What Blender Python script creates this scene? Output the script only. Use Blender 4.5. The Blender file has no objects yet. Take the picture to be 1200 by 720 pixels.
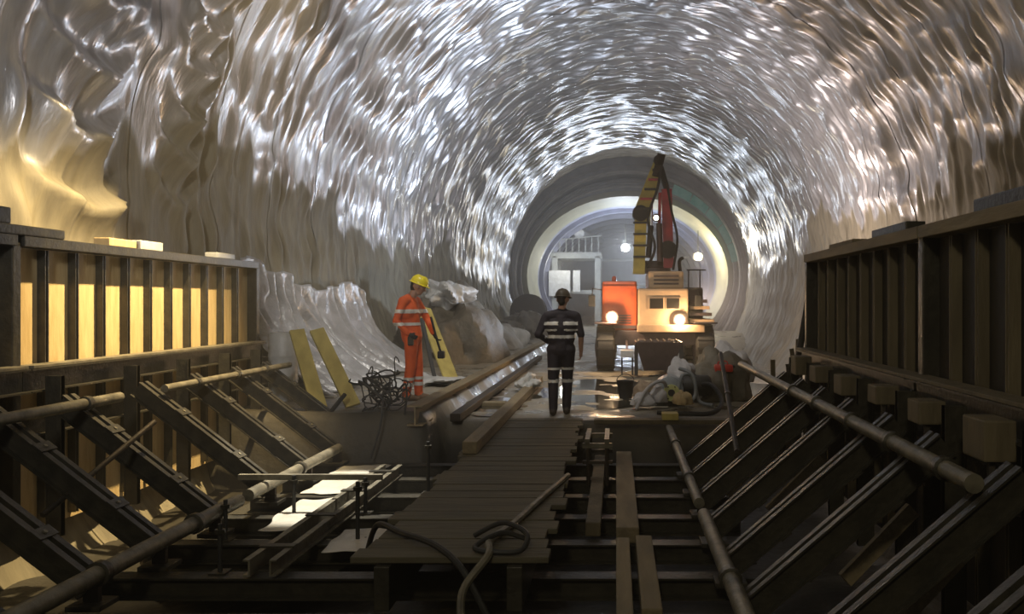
import bpy, bmesh, math, random
import numpy as np
from mathutils import Vector, Matrix

# ------------------------------------------------------------------ camera, world, lights, exposure
scene = bpy.context.scene
COL = scene.collection
EYE = 1.64
cam_d = bpy.data.cameras.new('camera')
cam = bpy.data.objects.new('camera', cam_d); COL.objects.link(cam)
cam.location = (0, 0, EYE); cam.rotation_euler = (math.pi / 2, 0, 0)
cam_d.sensor_fit = 'HORIZONTAL'; cam_d.sensor_width = 36.0
cam_d.lens = 36.0 * 1000 / 1200
cam_d.shift_x = -122 / 1200; cam_d.shift_y = -5 / 1200
cam_d.clip_start = 0.05; cam_d.clip_end = 400
scene.camera = cam

world = bpy.data.worlds.new('world'); scene.world = world
world.use_nodes = True
bg = world.node_tree.nodes['Background']
# thin dust in the tunnel air
_v = world.node_tree.nodes.new('ShaderNodeVolumeScatter'); _v.inputs['Density'].default_value = 0.009; _v.inputs['Anisotropy'].default_value = 0.35
_v.inputs['Color'].default_value = (1, 0.97, 0.93, 1)
world.node_tree.links.new(_v.outputs[0], world.node_tree.nodes['World Output'].inputs['Volume'])
bg.inputs[0].default_value = (0.75, 0.78, 0.72, 1); bg.inputs[1].default_value = 0.03

def look(o, target):
    d = Vector(target) - o.location
    o.rotation_euler = d.to_track_quat('-Z', 'Y').to_euler()

def lamp(name, kind, loc, power, color, target=None, size=0.3, spot=60, blend=0.3):
    d = bpy.data.lights.new(name, kind); d.energy = power; d.color = color
    if kind == 'AREA':
        d.shape = 'DISK'; d.size = size
    elif kind == 'SPOT':
        d.spot_size = math.radians(spot); d.spot_blend = blend; d.shadow_soft_size = size
    else:
        d.shadow_soft_size = size
    o = bpy.data.objects.new(name, d); COL.objects.link(o); o.location = loc
    if target: look(o, target)
    return o

# work light hung from the vault above the left formwork, aimed down at it
lamp('floodlight_formwork', 'SPOT', (-3.0, 9.0, 6.0), 4600, (1.0, 0.74, 0.37), (-5.45, 9.0, 0.9), 0.06, 58, 0.9)
# floodlights on the rear of the spraying truck, aimed up into the vault beyond it
lamp('floodlight_vault', 'AREA', (1.2, 25.6, 2.0), 220, (0.74, 0.84, 1.0), (-2.2, 34.0, 10.0), 0.8)
# unseen spot added overhead, brightens the pale sheets over the pit
lamp('fill_pool', 'SPOT', (-2.2, 8.9, 5.5), 3000, (1.0, 0.93, 0.80), (-2.95, 8.75, -0.33), 0.05, 25, 0.3)
# unseen fill lamp added behind the photographer to lift the left vault
lamp('fill_rear', 'SPOT', (-1.0, -3.5, 5.0), 1800, (0.97, 0.96, 1.0), (-5.6, 11.0, 7.0), 0.5, 70, 0.9)
# unseen spot added overhead to brighten the workers and the ground around them
lamp('fill_workers', 'SPOT', (-1.2, 10.6, 9.0), 1500, (1.0, 0.93, 0.82), (-2.2, 17.5, 0.0), 0.15, 62, 0.6)
# hidden spot added behind the truck for highlights on the left membrane
lamp('fill_deck', 'SPOT', (1.2, 24.3, 2.25), 900, (0.70, 0.82, 1.0), (-6.0, 19.0, 5.6), 0.2, 105, 0.5)
# hidden warm light added behind the truck, turns the right wall pinkish
lamp('fill_flank', 'AREA', (2.34, 25.0, 1.7), 600, (1.0, 0.80, 0.70), (7.0, 26.5, 2.6), 0.4)
lamp('floodlight_pit', 'AREA', (-1.0, -3.5, 5.6), 115, (1.0, 0.87, 0.60), (0.0, 8.0, 0.0), 0.8)

vs = scene.view_settings
vs.view_transform = 'Standard'; vs.look = 'None'; vs.exposure = 0.3; vs.gamma = 1.0
vs.use_curve_mapping = False

R = random.Random(7)

# ------------------------------------------------------------------ materials
MATS = {}
def mat(name, c1, c2=None, rough=0.6, metal=0.0, scale=6.0, bump=0.0, bscale=None, spec=0.5, stretch=(1, 1, 1), rough2=None, coat=0.0):
    if name in MATS: return MATS[name]
    m = bpy.data.materials.new(name); m.use_nodes = True
    nt = m.node_tree; n = nt.nodes; l = nt.links
    b = n['Principled BSDF']
    b.inputs['Roughness'].default_value = rough; b.inputs['Metallic'].default_value = metal
    b.inputs['Specular IOR Level'].default_value = spec
    b.inputs['Coat Weight'].default_value = coat
    tc = n.new('ShaderNodeTexCoord'); mp = n.new('ShaderNodeMapping')
    mp.inputs['Scale'].default_value = stretch
    l.new(tc.outputs['Object'], mp.inputs['Vector'])
    nz = n.new('ShaderNodeTexNoise'); nz.inputs['Scale'].default_value = scale; nz.inputs['Detail'].default_value = 6
    l.new(mp.outputs[0], nz.inputs['Vector'])
    cr = n.new('ShaderNodeValToRGB')
    cr.color_ramp.elements[0].position = 0.32; cr.color_ramp.elements[1].position = 0.68
    c2 = c2 or tuple(x * 0.6 for x in c1)
    cr.color_ramp.elements[0].color = (*c1, 1); cr.color_ramp.elements[1].color = (*c2, 1)
    l.new(nz.outputs[0], cr.inputs[0]); l.new(cr.outputs[0], b.inputs['Base Color'])
    if rough2 is not None:
        mr = n.new('ShaderNodeMapRange'); mr.inputs[1].default_value = 0.35; mr.inputs[2].default_value = 0.65
        mr.inputs[3].default_value = rough; mr.inputs[4].default_value = rough2
        l.new(nz.outputs[0], mr.inputs[0]); l.new(mr.outputs[0], b.inputs['Roughness'])
    if bump:
        nb = n.new('ShaderNodeTexNoise'); nb.inputs['Scale'].default_value = bscale or scale * 3; nb.inputs['Detail'].default_value = 5
        l.new(mp.outputs[0], nb.inputs['Vector'])
        bp = n.new('ShaderNodeBump'); bp.inputs['Strength'].default_value = bump; bp.inputs['Distance'].default_value = 0.05
        l.new(nb.outputs[0], bp.inputs['Height']); l.new(bp.outputs[0], b.inputs['Normal'])
    MATS[name] = m
    return m

def emit(name, color, strength):
    if name in MATS: return MATS[name]
    m = bpy.data.materials.new(name); m.use_nodes = True
    b = m.node_tree.nodes['Principled BSDF']
    b.inputs['Base Color'].default_value = (*color, 1)
    b.inputs['Emission Color'].default_value = (*color, 1); b.inputs['Emission Strength'].default_value = strength
    MATS[name] = m
    return m

M_STEEL = mat('dark_steel', (0.030, 0.028, 0.022), (0.060, 0.054, 0.038), 0.45, 0.35, 9, 0.15)
M_RUST = mat('rusty_steel', (0.055, 0.040, 0.026), (0.030, 0.026, 0.02), 0.6, 0.2, 9, 0.2)
M_DUSTY = mat('dusty_pipe', (0.22, 0.20, 0.145), (0.09, 0.082, 0.06), 0.5, 0.2, 7, 0.15)
M_PLY = mat('plywood', (0.72, 0.56, 0.30), (0.58, 0.42, 0.20), 0.65, 0, 5, 0.1, stretch=(1, 4, 0.6))
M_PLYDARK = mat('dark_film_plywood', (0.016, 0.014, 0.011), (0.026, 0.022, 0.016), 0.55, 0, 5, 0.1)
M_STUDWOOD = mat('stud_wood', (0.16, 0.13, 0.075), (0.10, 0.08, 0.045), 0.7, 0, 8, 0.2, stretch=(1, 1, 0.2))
M_WOOD = mat('weathered_timber', (0.26, 0.205, 0.115), (0.15, 0.12, 0.07), 0.7, 0, 8, 0.25, stretch=(1, 0.2, 1))
M_PLANK = mat('walkway_plank', (0.12, 0.105, 0.065), (0.075, 0.066, 0.042), 0.75, 0, 6, 0.25, stretch=(0.2, 1, 1))
M_YELLOWBOARD = mat('yellow_board', (0.62, 0.52, 0.16), (0.45, 0.36, 0.10), 0.6, 0, 6, 0.15, stretch=(1, 1, 0.3))
M_CONC = mat('concrete', (0.34, 0.32, 0.27), (0.22, 0.20, 0.16), 0.7, 0, 3, 0.3)
M_SHOT = mat('shotcrete', (0.10, 0.095, 0.085), (0.06, 0.058, 0.05), 0.85, 0, 3, 0.6)
M_FLOOR = mat('wet_ground', (0.16, 0.14, 0.10), (0.30, 0.27, 0.21), 0.18, 0, 1.6, 0.35, 9, rough2=0.75)
def muddy(m):
    nt = m.node_tree; n = nt.nodes; l = nt.links; b = n['Principled BSDF']
    src = b.inputs['Base Color'].links[0].from_socket
    at = n.new('ShaderNodeAttribute'); at.attribute_name = 'mud'
    mx = n.new('ShaderNodeMix'); mx.data_type = 'RGBA'
    l.new(at.outputs['Fac'], mx.inputs[0]); l.new(src, mx.inputs[6]); mx.inputs[7].default_value = (0.026, 0.023, 0.016, 1)
    rs = b.inputs['Roughness'].links[0].from_socket
    m2 = n.new('ShaderNodeMix'); l.new(at.outputs['Fac'], m2.inputs[0]); l.new(rs, m2.inputs[2]); m2.inputs[3].default_value = 0.6; l.new(m2.outputs[0], b.inputs['Roughness'])
    l.new(mx.outputs[2], b.inputs['Base Color'])
muddy(M_FLOOR)
M_WATER = mat('standing_water', (0.035, 0.032, 0.024), (0.05, 0.045, 0.033), 0.06, 0, 2, 0.03, 3, spec=0.6)
M_BLACK = mat('black_rubber', (0.018, 0.018, 0.018), (0.03, 0.03, 0.028), 0.6, 0, 10, 0.1)
M_WHITE = mat('white_plastic', (0.62, 0.63, 0.62), (0.45, 0.45, 0.43), 0.45, 0, 5, 0.1)
M_GREYSACK = mat('grey_sack', (0.46, 0.45, 0.46), (0.33, 0.32, 0.33), 0.7, 0, 6, 0.3)

# ------------------------------------------------------------------ mesh helpers
class MB:
    def __init__(s): s.v = []; s.f = []
    def add(s, vs, fs):
        o = len(s.v); s.v += [Vector(p) for p in vs]; s.f += [tuple(i + o for i in f) for f in fs]; return s
    def box(s, lo, hi):
        x0, y0, z0 = lo; x1, y1, z1 = hi
        return s.add([(x0,y0,z0),(x1,y0,z0),(x1,y1,z0),(x0,y1,z0),(x0,y0,z1),(x1,y0,z1),(x1,y1,z1),(x0,y1,z1)],
                     [(0,3,2,1),(4,5,6,7),(0,1,5,4),(1,2,6,5),(2,3,7,6),(3,0,4,7)])
    def cbox(s, lo, hi, c=0.02):
        """box with chamfered edges"""
        bm = bmesh.new(); bmesh.ops.create_cube(bm, size=1)
        for v in bm.verts:
            v.co = Vector([(lo[i] + hi[i]) / 2 + v.co[i] * (hi[i] - lo[i]) for i in range(3)])
        bmesh.ops.bevel(bm, geom=bm.edges[:] , offset=c, segments=2, affect='EDGES', profile=0.6)
        bm.verts.index_update()
        s.add([v.co.copy() for v in bm.verts], [tuple(v.index for v in f.verts) for f in bm.faces]); bm.free(); return s
    def prism(s, p0, p1, prof, up=(0, 0, 1)):
        """sweep a closed 2D profile (side, up) from p0 to p1"""
        p0 = Vector(p0); p1 = Vector(p1); d = (p1 - p0).normalized(); up = Vector(up)
        side = d.cross(up)
        if side.length < 1e-5: side = d.cross(Vector((0, 1, 0)))
        side.normalize(); u = side.cross(d).normalized()
        n = len(prof)
        vs = [p + side * a + u * b for p in (p0, p1) for a, b in prof]
        fs = [(i, (i + 1) % n, n + (i + 1) % n, n + i) for i in range(n)]
        fs += [tuple(range(n - 1, -1, -1)), tuple(range(n, 2 * n))]
        return s.add(vs, fs)
    def bar(s, p0, p1, w, h, up=(0, 0, 1)):
        return s.prism(p0, p1, [(-w/2,-h/2),(w/2,-h/2),(w/2,h/2),(-w/2,h/2)], up)
    def hbeam(s, p0, p1, w, h, t=0.012, up=(0, 0, 1)):
        a, b = w / 2, h / 2
        return s.prism(p0, p1, [(-a,-b),(a,-b),(a,-b+t),(t/2,-b+t),(t/2,b-t),(a,b-t),(a,b),(-a,b),(-a,b-t),(-t/2,b-t),(-t/2,-b+t),(-a,-b+t)], up)
    def channel(s, p0, p1, w, h, t=0.012, up=(0, 0, 1), flip=1):
        a, b = w, h / 2; f = flip
        pr = [(0,-b),(a*f,-b),(a*f,-b+t),(t*f,-b+t),(t*f,b-t),(a*f,b-t),(a*f,b),(0,b)]
        if f < 0: pr = pr[::-1]
        return s.prism(p0, p1, pr, up)
    def tube(s, pts, r, n=10, cap=True):
        pts = [Vector(p) for p in pts]; rs = r if isinstance(r, (list, tuple)) else [r] * len(pts)
        o = len(s.v); prev = None
        for i, p in enumerate(pts):
            d = (pts[min(i + 1, len(pts) - 1)] - pts[max(i - 1, 0)]).normalized()
            if prev is None:
                a = Vector((0, 0, 1)) if abs(d.z) < 0.9 else Vector((1, 0, 0))
                u = d.cross(a).normalized()
            else:
                u = (prev - d * prev.dot(d)).normalized()
            prev = u; w = d.cross(u)
            for k in range(n):
                t = 2 * math.pi * k / n
                s.v.append(p + (u * math.cos(t) + w * math.sin(t)) * rs[i])
        for i in range(len(pts) - 1):
            for k in range(n):
                k2 = (k + 1) % n
                s.f.append((o + i*n + k, o + i*n + k2, o + (i+1)*n + k2, o + (i+1)*n + k))
        if cap:
            s.f.append(tuple(o + k for k in range(n))[::-1]); e = o + (len(pts) - 1) * n
            s.f.append(tuple(e + k for k in range(n)))
        return s
    def lathe(s, origin, axis, prof, n=24):
        """prof: (radius, distance along axis)"""
        origin = Vector(origin); axis = Vector(axis).normalized()
        u = axis.orthogonal().normalized(); w = axis.cross(u); o = len(s.v)
        for r, d in prof:
            for k in range(n):
                t = 2 * math.pi * k / n
                s.v.append(origin + axis * d + (u * math.cos(t) + w * math.sin(t)) * r)
        for i in range(len(prof) - 1):
            for k in range(n):
                k2 = (k + 1) % n
                s.f.append((o + i*n + k, o + i*n + k2, o + (i+1)*n + k2, o + (i+1)*n + k))
        s.f.append(tuple(o + k for k in range(n))[::-1]); e = o + (len(prof) - 1) * n
        s.f.append(tuple(e + k for k in range(n)))
        return s
    def ellipsoid(s, c, rad, rot=None, nu=16, nv=10, jitter=0.0, rng=None):
        c = Vector(c); o = len(s.v); rot = rot or Matrix.Identity(3)
        ph = [(rng.random() * 6.28, rng.random() * 6.28) for _ in range(3)] if jitter else []
        for j in range(nv + 1):
            b = -math.pi / 2 + math.pi * j / nv
            for i in range(nu):
                a = 2 * math.pi * i / nu
                d = Vector((math.cos(b) * math.cos(a), math.cos(b) * math.sin(a), math.sin(b)))
                k = 1.0
                if jitter:
                    for q, (p1, p2) in enumerate(ph):
                        k += jitter / (q + 1) * math.sin((q + 2) * d.x * 2 + p1) * math.cos((q + 2) * d.y * 1.7 + d.z * 2 + p2)
                s.v.append(c + rot @ Vector((d.x * rad[0] * k, d.y * rad[1] * k, d.z * rad[2] * k)))
        for j in range(nv):
            for i in range(nu):
                i2 = (i + 1) % nu
                s.f.append((o + j*nu + i, o + j*nu + i2, o + (j+1)*nu + i2, o + (j+1)*nu + i))
        return s
    def build(s, name, m, parent=None, smooth=False):
        me = bpy.data.meshes.new(name)
        off = world_loc(parent) if parent else Vector((0, 0, 0))
        me.from_pydata([v - off for v in s.v], [], s.f); me.validate()
        bm = bmesh.new(); bm.from_mesh(me); bmesh.ops.recalc_face_normals(bm, faces=bm.faces); bm.to_mesh(me); bm.free()
        if smooth:
            me.polygons.foreach_set('use_smooth', [True] * len(me.polygons))
            try: me.set_sharp_from_angle(angle=math.radians(40))
            except Exception: pass
        me.materials.append(m)
        o = bpy.data.objects.new(name, me); COL.objects.link(o)
        if parent: o.parent = parent
        return o

def world_loc(o):
    p = Vector((0, 0, 0))
    while o is not None:
        p += o.location; o = o.parent
    return p

def tag(o, label, cat, group=None, kind=None):
    o['label'] = label; o['category'] = cat
    if group: o['group'] = group
    o['kind'] = kind or 'thing'
    return o

def thing(name, label, cat, loc, group=None):
    o = bpy.data.objects.new(name, None); COL.objects.link(o); o.location = loc
    o.empty_display_size = 0.2
    return tag(o, label, cat, group)

def struct(o, label=None):
    o['kind'] = 'structure'
    if label: o['label'] = label
    return o

ORD = ['nearest', 'second', 'third', 'fourth', 'fifth', 'sixth', 'seventh', 'eighth', 'ninth', 'tenth', 'eleventh', 'twelfth']
def nth(i): return 'nearest' if i == 0 else ORD[i] + ' nearest'

# ------------------------------------------------------------------ noise
def vnoise(x, y, seed=0, px=0):
    x = np.asarray(x, float); y = np.asarray(y, float)
    xi = np.floor(x).astype(np.int64); yi = np.floor(y).astype(np.int64)
    fx = x - xi; fy = y - yi
    fx = fx * fx * fx * (fx * (fx * 6 - 15) + 10); fy = fy * fy * fy * (fy * (fy * 6 - 15) + 10)
    def h(a, b):
        n = (a * 374761393 + b * 668265263 + seed * 1442695041) & 0xffffffff
        n = ((n ^ (n >> 13)) * 1274126177) & 0xffffffff
        return ((n ^ (n >> 16)) & 0xffff) / 65535.0
    return (h(xi, yi) * (1 - fx) + h(xi + 1, yi) * fx) * (1 - fy) + (h(xi, yi + 1) * (1 - fx) + h(xi + 1, yi + 1) * fx) * fy

def fbm(x, y, seed=0, oc=3):
    t = 0; a = 0.5; s = 0
    for i in range(oc):
        t = t + a * vnoise(x * 2**i, y * 2**i, seed + i * 17); s += a; a *= 0.5
    return t / s
def sstep(a, b, x):
    t = np.clip((x - a) / (b - a), 0, 1); return t * t * (3 - 2 * t)

def grid_mesh(name, P, m, parent=None, attrs=None, smooth=True, flip=False):
    """P: (n, k, 3) array of points"""
    n, k, _ = P.shape
    me = bpy.data.meshes.new(name)
    co = P.reshape(-1, 3)
    if parent is not None: co = co - np.array(world_loc(parent))
    idx = np.arange(n * k).reshape(n, k)
    a, b, c, d = idx[:-1, :-1].ravel(), idx[1:, :-1].ravel(), idx[1:, 1:].ravel(), idx[:-1, 1:].ravel()
    q = np.stack([a, b, c, d] if not flip else [d, c, b, a], 1)
    me.vertices.add(n * k); me.vertices.foreach_set('co', co.ravel())
    me.loops.add(q.size); me.loops.foreach_set('vertex_index', q.ravel().astype(np.int32))
    me.polygons.add(len(q)); me.polygons.foreach_set('loop_start', np.arange(0, q.size, 4, dtype=np.int32))
    me.update(calc_edges=True)
    if smooth: me.polygons.foreach_set('use_smooth', np.ones(len(q), bool))
    for nm, arr in (attrs or {}).items():
        at = me.attributes.new(nm, 'FLOAT', 'POINT'); at.data.foreach_set('value', arr.ravel().astype(np.float32))
    me.materials.append(m); me.validate()
    o = bpy.data.objects.new(name, me); COL.objects.link(o)
    if parent is not None: o.parent = parent
    return o

# ------------------------------------------------------------------ tunnel vault with draped membrane
CX, CZ, RT = 0.7, 3.2, 7.1
TH0, TH1 = -0.74, math.pi + 0.74

def membrane_material():
    m = bpy.data.materials.new('silver_membrane'); m.use_nodes = True
    nt = m.node_tree; n = nt.nodes; l = nt.links; b = n['Principled BSDF']
    at = n.new('ShaderNodeAttribute'); at.attribute_name = 'brown_band'
    tc = n.new('ShaderNodeTexCoord')
    mp = n.new('ShaderNodeMapping'); mp.inputs['Scale'].default_value = (0.5, 2.6, 0.5)
    l.new(tc.outputs['Object'], mp.inputs['Vector'])
    nz = n.new('ShaderNodeTexNoise'); nz.inputs['Scale'].default_value = 3.0; nz.inputs['Detail'].default_value = 5
    l.new(mp.outputs[0], nz.inputs['Vector'])
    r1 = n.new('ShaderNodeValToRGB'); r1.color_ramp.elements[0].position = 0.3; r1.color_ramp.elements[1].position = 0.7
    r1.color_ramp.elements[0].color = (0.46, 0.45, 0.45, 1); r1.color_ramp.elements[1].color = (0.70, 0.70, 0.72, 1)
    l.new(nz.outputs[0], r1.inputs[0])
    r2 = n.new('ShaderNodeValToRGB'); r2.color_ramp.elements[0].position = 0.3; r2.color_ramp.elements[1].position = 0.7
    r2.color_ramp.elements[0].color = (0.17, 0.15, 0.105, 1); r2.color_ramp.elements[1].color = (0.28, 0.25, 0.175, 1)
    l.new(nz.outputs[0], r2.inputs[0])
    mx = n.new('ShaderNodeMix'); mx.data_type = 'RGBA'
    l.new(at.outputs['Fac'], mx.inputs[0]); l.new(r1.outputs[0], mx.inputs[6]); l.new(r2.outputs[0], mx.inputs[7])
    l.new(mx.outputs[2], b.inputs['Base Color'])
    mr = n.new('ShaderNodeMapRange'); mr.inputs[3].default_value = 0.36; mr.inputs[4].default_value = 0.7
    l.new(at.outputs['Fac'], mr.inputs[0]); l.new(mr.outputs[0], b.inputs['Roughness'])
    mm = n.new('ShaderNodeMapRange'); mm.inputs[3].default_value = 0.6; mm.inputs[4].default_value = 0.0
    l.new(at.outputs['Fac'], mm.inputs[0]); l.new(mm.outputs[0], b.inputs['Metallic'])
    nb = n.new('ShaderNodeTexNoise'); nb.inputs['Scale'].default_value = 5.0; nb.inputs['Detail'].default_value = 3
    l.new(mp.outputs[0], nb.inputs['Vector'])
    bp = n.new('ShaderNodeBump'); bp.inputs['Strength'].default_value = 0.3; bp.inputs['Distance'].default_value = 0.05
    l.new(nb.outputs[0], bp.inputs['Height']); l.new(bp.outputs[0], b.inputs['Normal'])
    return m

def fold_depth(s, y):
    """how far the membrane hangs inward (m) at arc length s and depth y"""
    w1 = fbm(y / 1.7, s / 4.5, 3, 2); w2 = fbm(y / 0.7 + 5, s / 2.2, 11, 2)
    ph = y / (0.74 - 0.16 * sstep(14, 26, y)) + 2.8 * w1 + 0.5 * w2
    fold = 0.5 + 0.5 * np.sin(2 * np.pi * ph)
    amp = 0.04 + (0.20 - 0.05 * sstep(14, 26, y)) * fbm(y / 1.2, s / 2.6, 29, 2)
    d = amp * fold ** 1.7
    # fixing rows across the sheet: the cloth is pulled tight at a row, bags out below it
    row = s / 1.35 + 0.8 * fbm(y / 0.9, s / 3.0, 41, 2)
    d = d * (0.68 + 0.32 * np.sin(2 * np.pi * row)) + 0.05 * fbm(y / 0.28, s / 0.9, 53, 2)
    # sharp creases where the sheet is pinched
    rd = 1 - np.abs(2 * fbm(y / 0.55 + 1.5 * w1, s / 1.9, 67, 2) - 1)
    rd2 = 1 - np.abs(2 * vnoise(y / 0.9 + 0.35 * s + 2 * w2, s / 1.1 - 0.3 * y, 73) - 1)
    d = d + 0.07 * rd ** 4 + 0.035 * rd2 ** 5
    # the loose ridge where two lengths of sheet meet on the right
    rg = sstep(19.5, 9.0, s) * np.exp(-((y - 22.0 - 0.25 * (fbm(s / 1.2, y * 0, 79, 2) - 0.5)) / 0.3) ** 2)
    d = d + rg * (0.22 + 0.14 * fbm(s / 0.5, y / 0.5, 77, 2))
    return d + 0.14 * fbm(y / 2.4, s / 2.0, 61, 2)

def swags(s, y, smax):
    """big hanging loops of loose sheet on the left wall near the formwork"""
    d = np.zeros_like(s)
    hh = smax - s                       # arc length up from the left foot
    for yc, w, top, bot, a, k in ((9.75, 1.0, 9.6, 4.6, 0.30, 0.85), (11.95, 0.66, 9.6, 5.2, 0.26, 0.66), (14.9, 0.6, 8.2, 6.0, 0.07, 0.7)):
        u = (y - yc) / w
        win = np.clip(1 - u * u, 0, 1) * sstep(bot - 0.5, bot + 0.3, hh) * (1 - sstep(top - 0.5, top, hh))
        q = (hh - 0.55 * u * u) / k + 0.25 * fbm(y / 0.5, s / 0.8, int(yc * 10), 2)
        saw = q - np.floor(q)
        d += win * a * (np.where(saw < 0.72, saw / 0.72, (1 - saw) / 0.28)) ** 1.4
    return d

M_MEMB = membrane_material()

def vault():
    th = np.linspace(TH0, TH1, 24)
    shell = []
    for yy in (-6, 50.2):
        shell.append(np.stack([CX + (RT + 0.12) * np.cos(th), np.full_like(th, yy), CZ + (RT + 0.12) * np.sin(th)], 1))
    root = grid_mesh('wall_vault', np.array(shell), M_SHOT); struct(root, 'round tunnel vault lined with loosely hung silver plastic membrane')
    edges = [-6, -2, 2, 5.2, 8.4, 10.9, 13.1, 15.3, 17.5, 19.7, 21.6, 23.8, 26.0, 28.2, 30.4, 32.6, 34.8, 37.0, 39.2, 41.4, 43.6, 45.8, 48.0, 50.0]
    smax = RT * (TH1 - TH0)
    for i in range(len(edges) - 1):
        y0, y1 = edges[i], edges[i + 1] + 0.22
        st = 0.2 if y1 < 5 else (0.045 if y0 < 20 else 0.06)
        if y0 > 34: st = 0.09
        ys = np.linspace(y0, y1, int((y1 - y0) / st) + 1)
        ns = 460 if 5 < y0 < 34 else 300
        t = np.linspace(TH0, TH1, ns)
        Y, T = np.meshgrid(ys, t, indexing='ij'); S = RT * (T - TH0)
        d = fold_depth(S, Y) * (1.0 if y0 < 34 else 0.85) + swags(S, Y, smax)
        f = (Y - y0) / (y1 - y0)
        d = d + 0.010 * (1 - f)              # near edge laps over the sheet before it
        if abs(y0 - 21.6) < 0.01:
            side = sstep(1.9, 0.9, T)        # on the right the edge hangs free
            d = d + side * (0.012 * np.exp(-f * 3) * (0.75 + 0.5 * fbm(Y / 3, S / 0.7, 71, 2)))
        Rr = RT - d
        X = CX + Rr * np.cos(T); Z = CZ + Rr * np.sin(T)
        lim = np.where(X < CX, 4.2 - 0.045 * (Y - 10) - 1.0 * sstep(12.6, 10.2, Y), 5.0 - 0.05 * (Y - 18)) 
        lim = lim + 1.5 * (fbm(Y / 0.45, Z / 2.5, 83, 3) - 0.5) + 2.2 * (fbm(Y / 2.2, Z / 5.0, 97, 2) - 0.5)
        brown_band = 1 - sstep(-0.12, 0.12, Z - lim)  # sheet turns brown, rougher and less metallic below a ragged height
        o = grid_mesh('membrane_sheet', np.stack([X, Y, Z], 2), M_MEMB, root, {'brown_band': brown_band})
    return root
vault()

# ------------------------------------------------------------------ portal and the lined tunnel beyond
PX, PZ = 0.68, 3.2
def ellipse(a, b, n=72, t0=0.0, t1=2 * math.pi):
    return [(PX + a * math.cos(t0 + (t1 - t0) * k / n), PZ + b * math.sin(t0 + (t1 - t0) * k / n)) for k in range(n + (0 if abs(t1 - t0 - 2*math.pi) < 1e-6 else 1))]

def ring_between(mb, A, ya, B, yb):
    n = len(A); o = len(mb.v)
    mb.v += [Vector((x, ya, z)) for x, z in A] + [Vector((x, yb, z)) for x, z in B]
    mb.f += [(o + i, o + (i + 1) % n, o + n + (i + 1) % n, o + n + i) for i in range(n)]
    return mb

def portal():
    m_dark = mat('dark_portal_concrete', (0.17, 0.17, 0.18), (0.30, 0.29, 0.30), 0.45, 0, 1.5, 1.0, 3)
    m_ring = mat('pale_ring_concrete', (0.46, 0.44, 0.30), (0.34, 0.32, 0.22), 0.6, 0, 1.2, 0.2)
    m_teal = mat('teal_sheen', (0.06, 0.38, 0.33), (0.25, 0.55, 0.50), 0.25, 0.2, 2.5, 0.4)
    mb = MB(); ring_between(mb, ellipse(7.4, 7.4), 49.9, ellipse(6.55, 6.0), 49.9); ring_between(mb, ellipse(6.55, 6.0), 49.9, ellipse(6.5, 5.9), 51.0)
    ring_between(mb, ellipse(6.5, 5.9), 51.0, ellipse(6.1, 5.1), 51.0)
    root = struct(mb.build('wall_portal', m_dark), 'dark stepped end wall around the far tunnel mouth')
    mb = MB(); ring_between(mb, ellipse(6.32, 5.12), 50.8, ellipse(5.95, 4.75), 50.5); ring_between(mb, ellipse(5.95, 4.75), 50.5, ellipse(5.6, 4.5), 53.5)
    mb.build('mouth_ring', m_ring, root, True)
    # thin steel hoops round the mouth
    for a, b, y, r in ((6.75, 6.45, 49.8, 0.09), (6.62, 6.15, 49.8, 0.07), (6.48, 5.7, 50.6, 0.08), (6.38, 5.5, 50.4, 0.06), (6.3, 5.3, 50.3, 0.06)):
        e = ellipse(a, b); mb = MB().tube([(x, y, z) for x, z in e + e[:1]], r, 6, False); mb.build('hoop', m_dark, root, True)
    # teal sheen of the portal ring, put in as coloured strips, upper right
    for k in range(5):
        t0 = 0.15 + k * 0.20; t1 = t0 + 0.19
        A = ellipse(6.5, 5.9, 6, t0, t1); B = ellipse(6.12, 5.3, 6, t0, t1); mb = MB()
        mb.v = [Vector((x, 49.85 - 0.05 * (i % 2), z)) for i, (x, z) in enumerate(A)] + [Vector((x, 49.7 + 0.09 * (i % 2), z)) for i, (x, z) in enumerate(B)]
        n = len(A); mb.f = [(i, i + 1, n + i + 1, n + i) for i in range(n - 1)]
        mb.build('sheen_strip', m_teal, root, True)
    # lined tunnel
    m_seg = mat('grey_segment_lining', (0.26, 0.27, 0.35), (0.18, 0.19, 0.25), 0.55, 0, 1.5, 0.25)
    mb = MB(); ring_between(mb, ellipse(5.75, 4.65), 53.4, ellipse(5.75, 4.65), 92)
    mb.v += [Vector((PX, 92, PZ))]; c = len(mb.v) - 1
    e0 = 72; mb.f += [(e0 + i, e0 + (i + 1) % 72, c) for i in range(72)]
    tun = struct(mb.build('wall_far_tunnel', m_seg, None, True), 'grey lined tunnel running on beyond the mouth')
    for k in range(9):
        y = 56 + k * 3.9
        mb = MB(); ring_between(mb, ellipse(5.75, 4.65), y, ellipse(5.45, 4.38), y); ring_between(mb, ellipse(5.45, 4.38), y, ellipse(5.45, 4.38), y + 0.35); ring_between(mb, ellipse(5.45, 4.38), y + 0.35, ellipse(5.75, 4.65), y + 0.35)
        mb.build('lining_rib', m_seg, tun)
portal()

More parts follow.
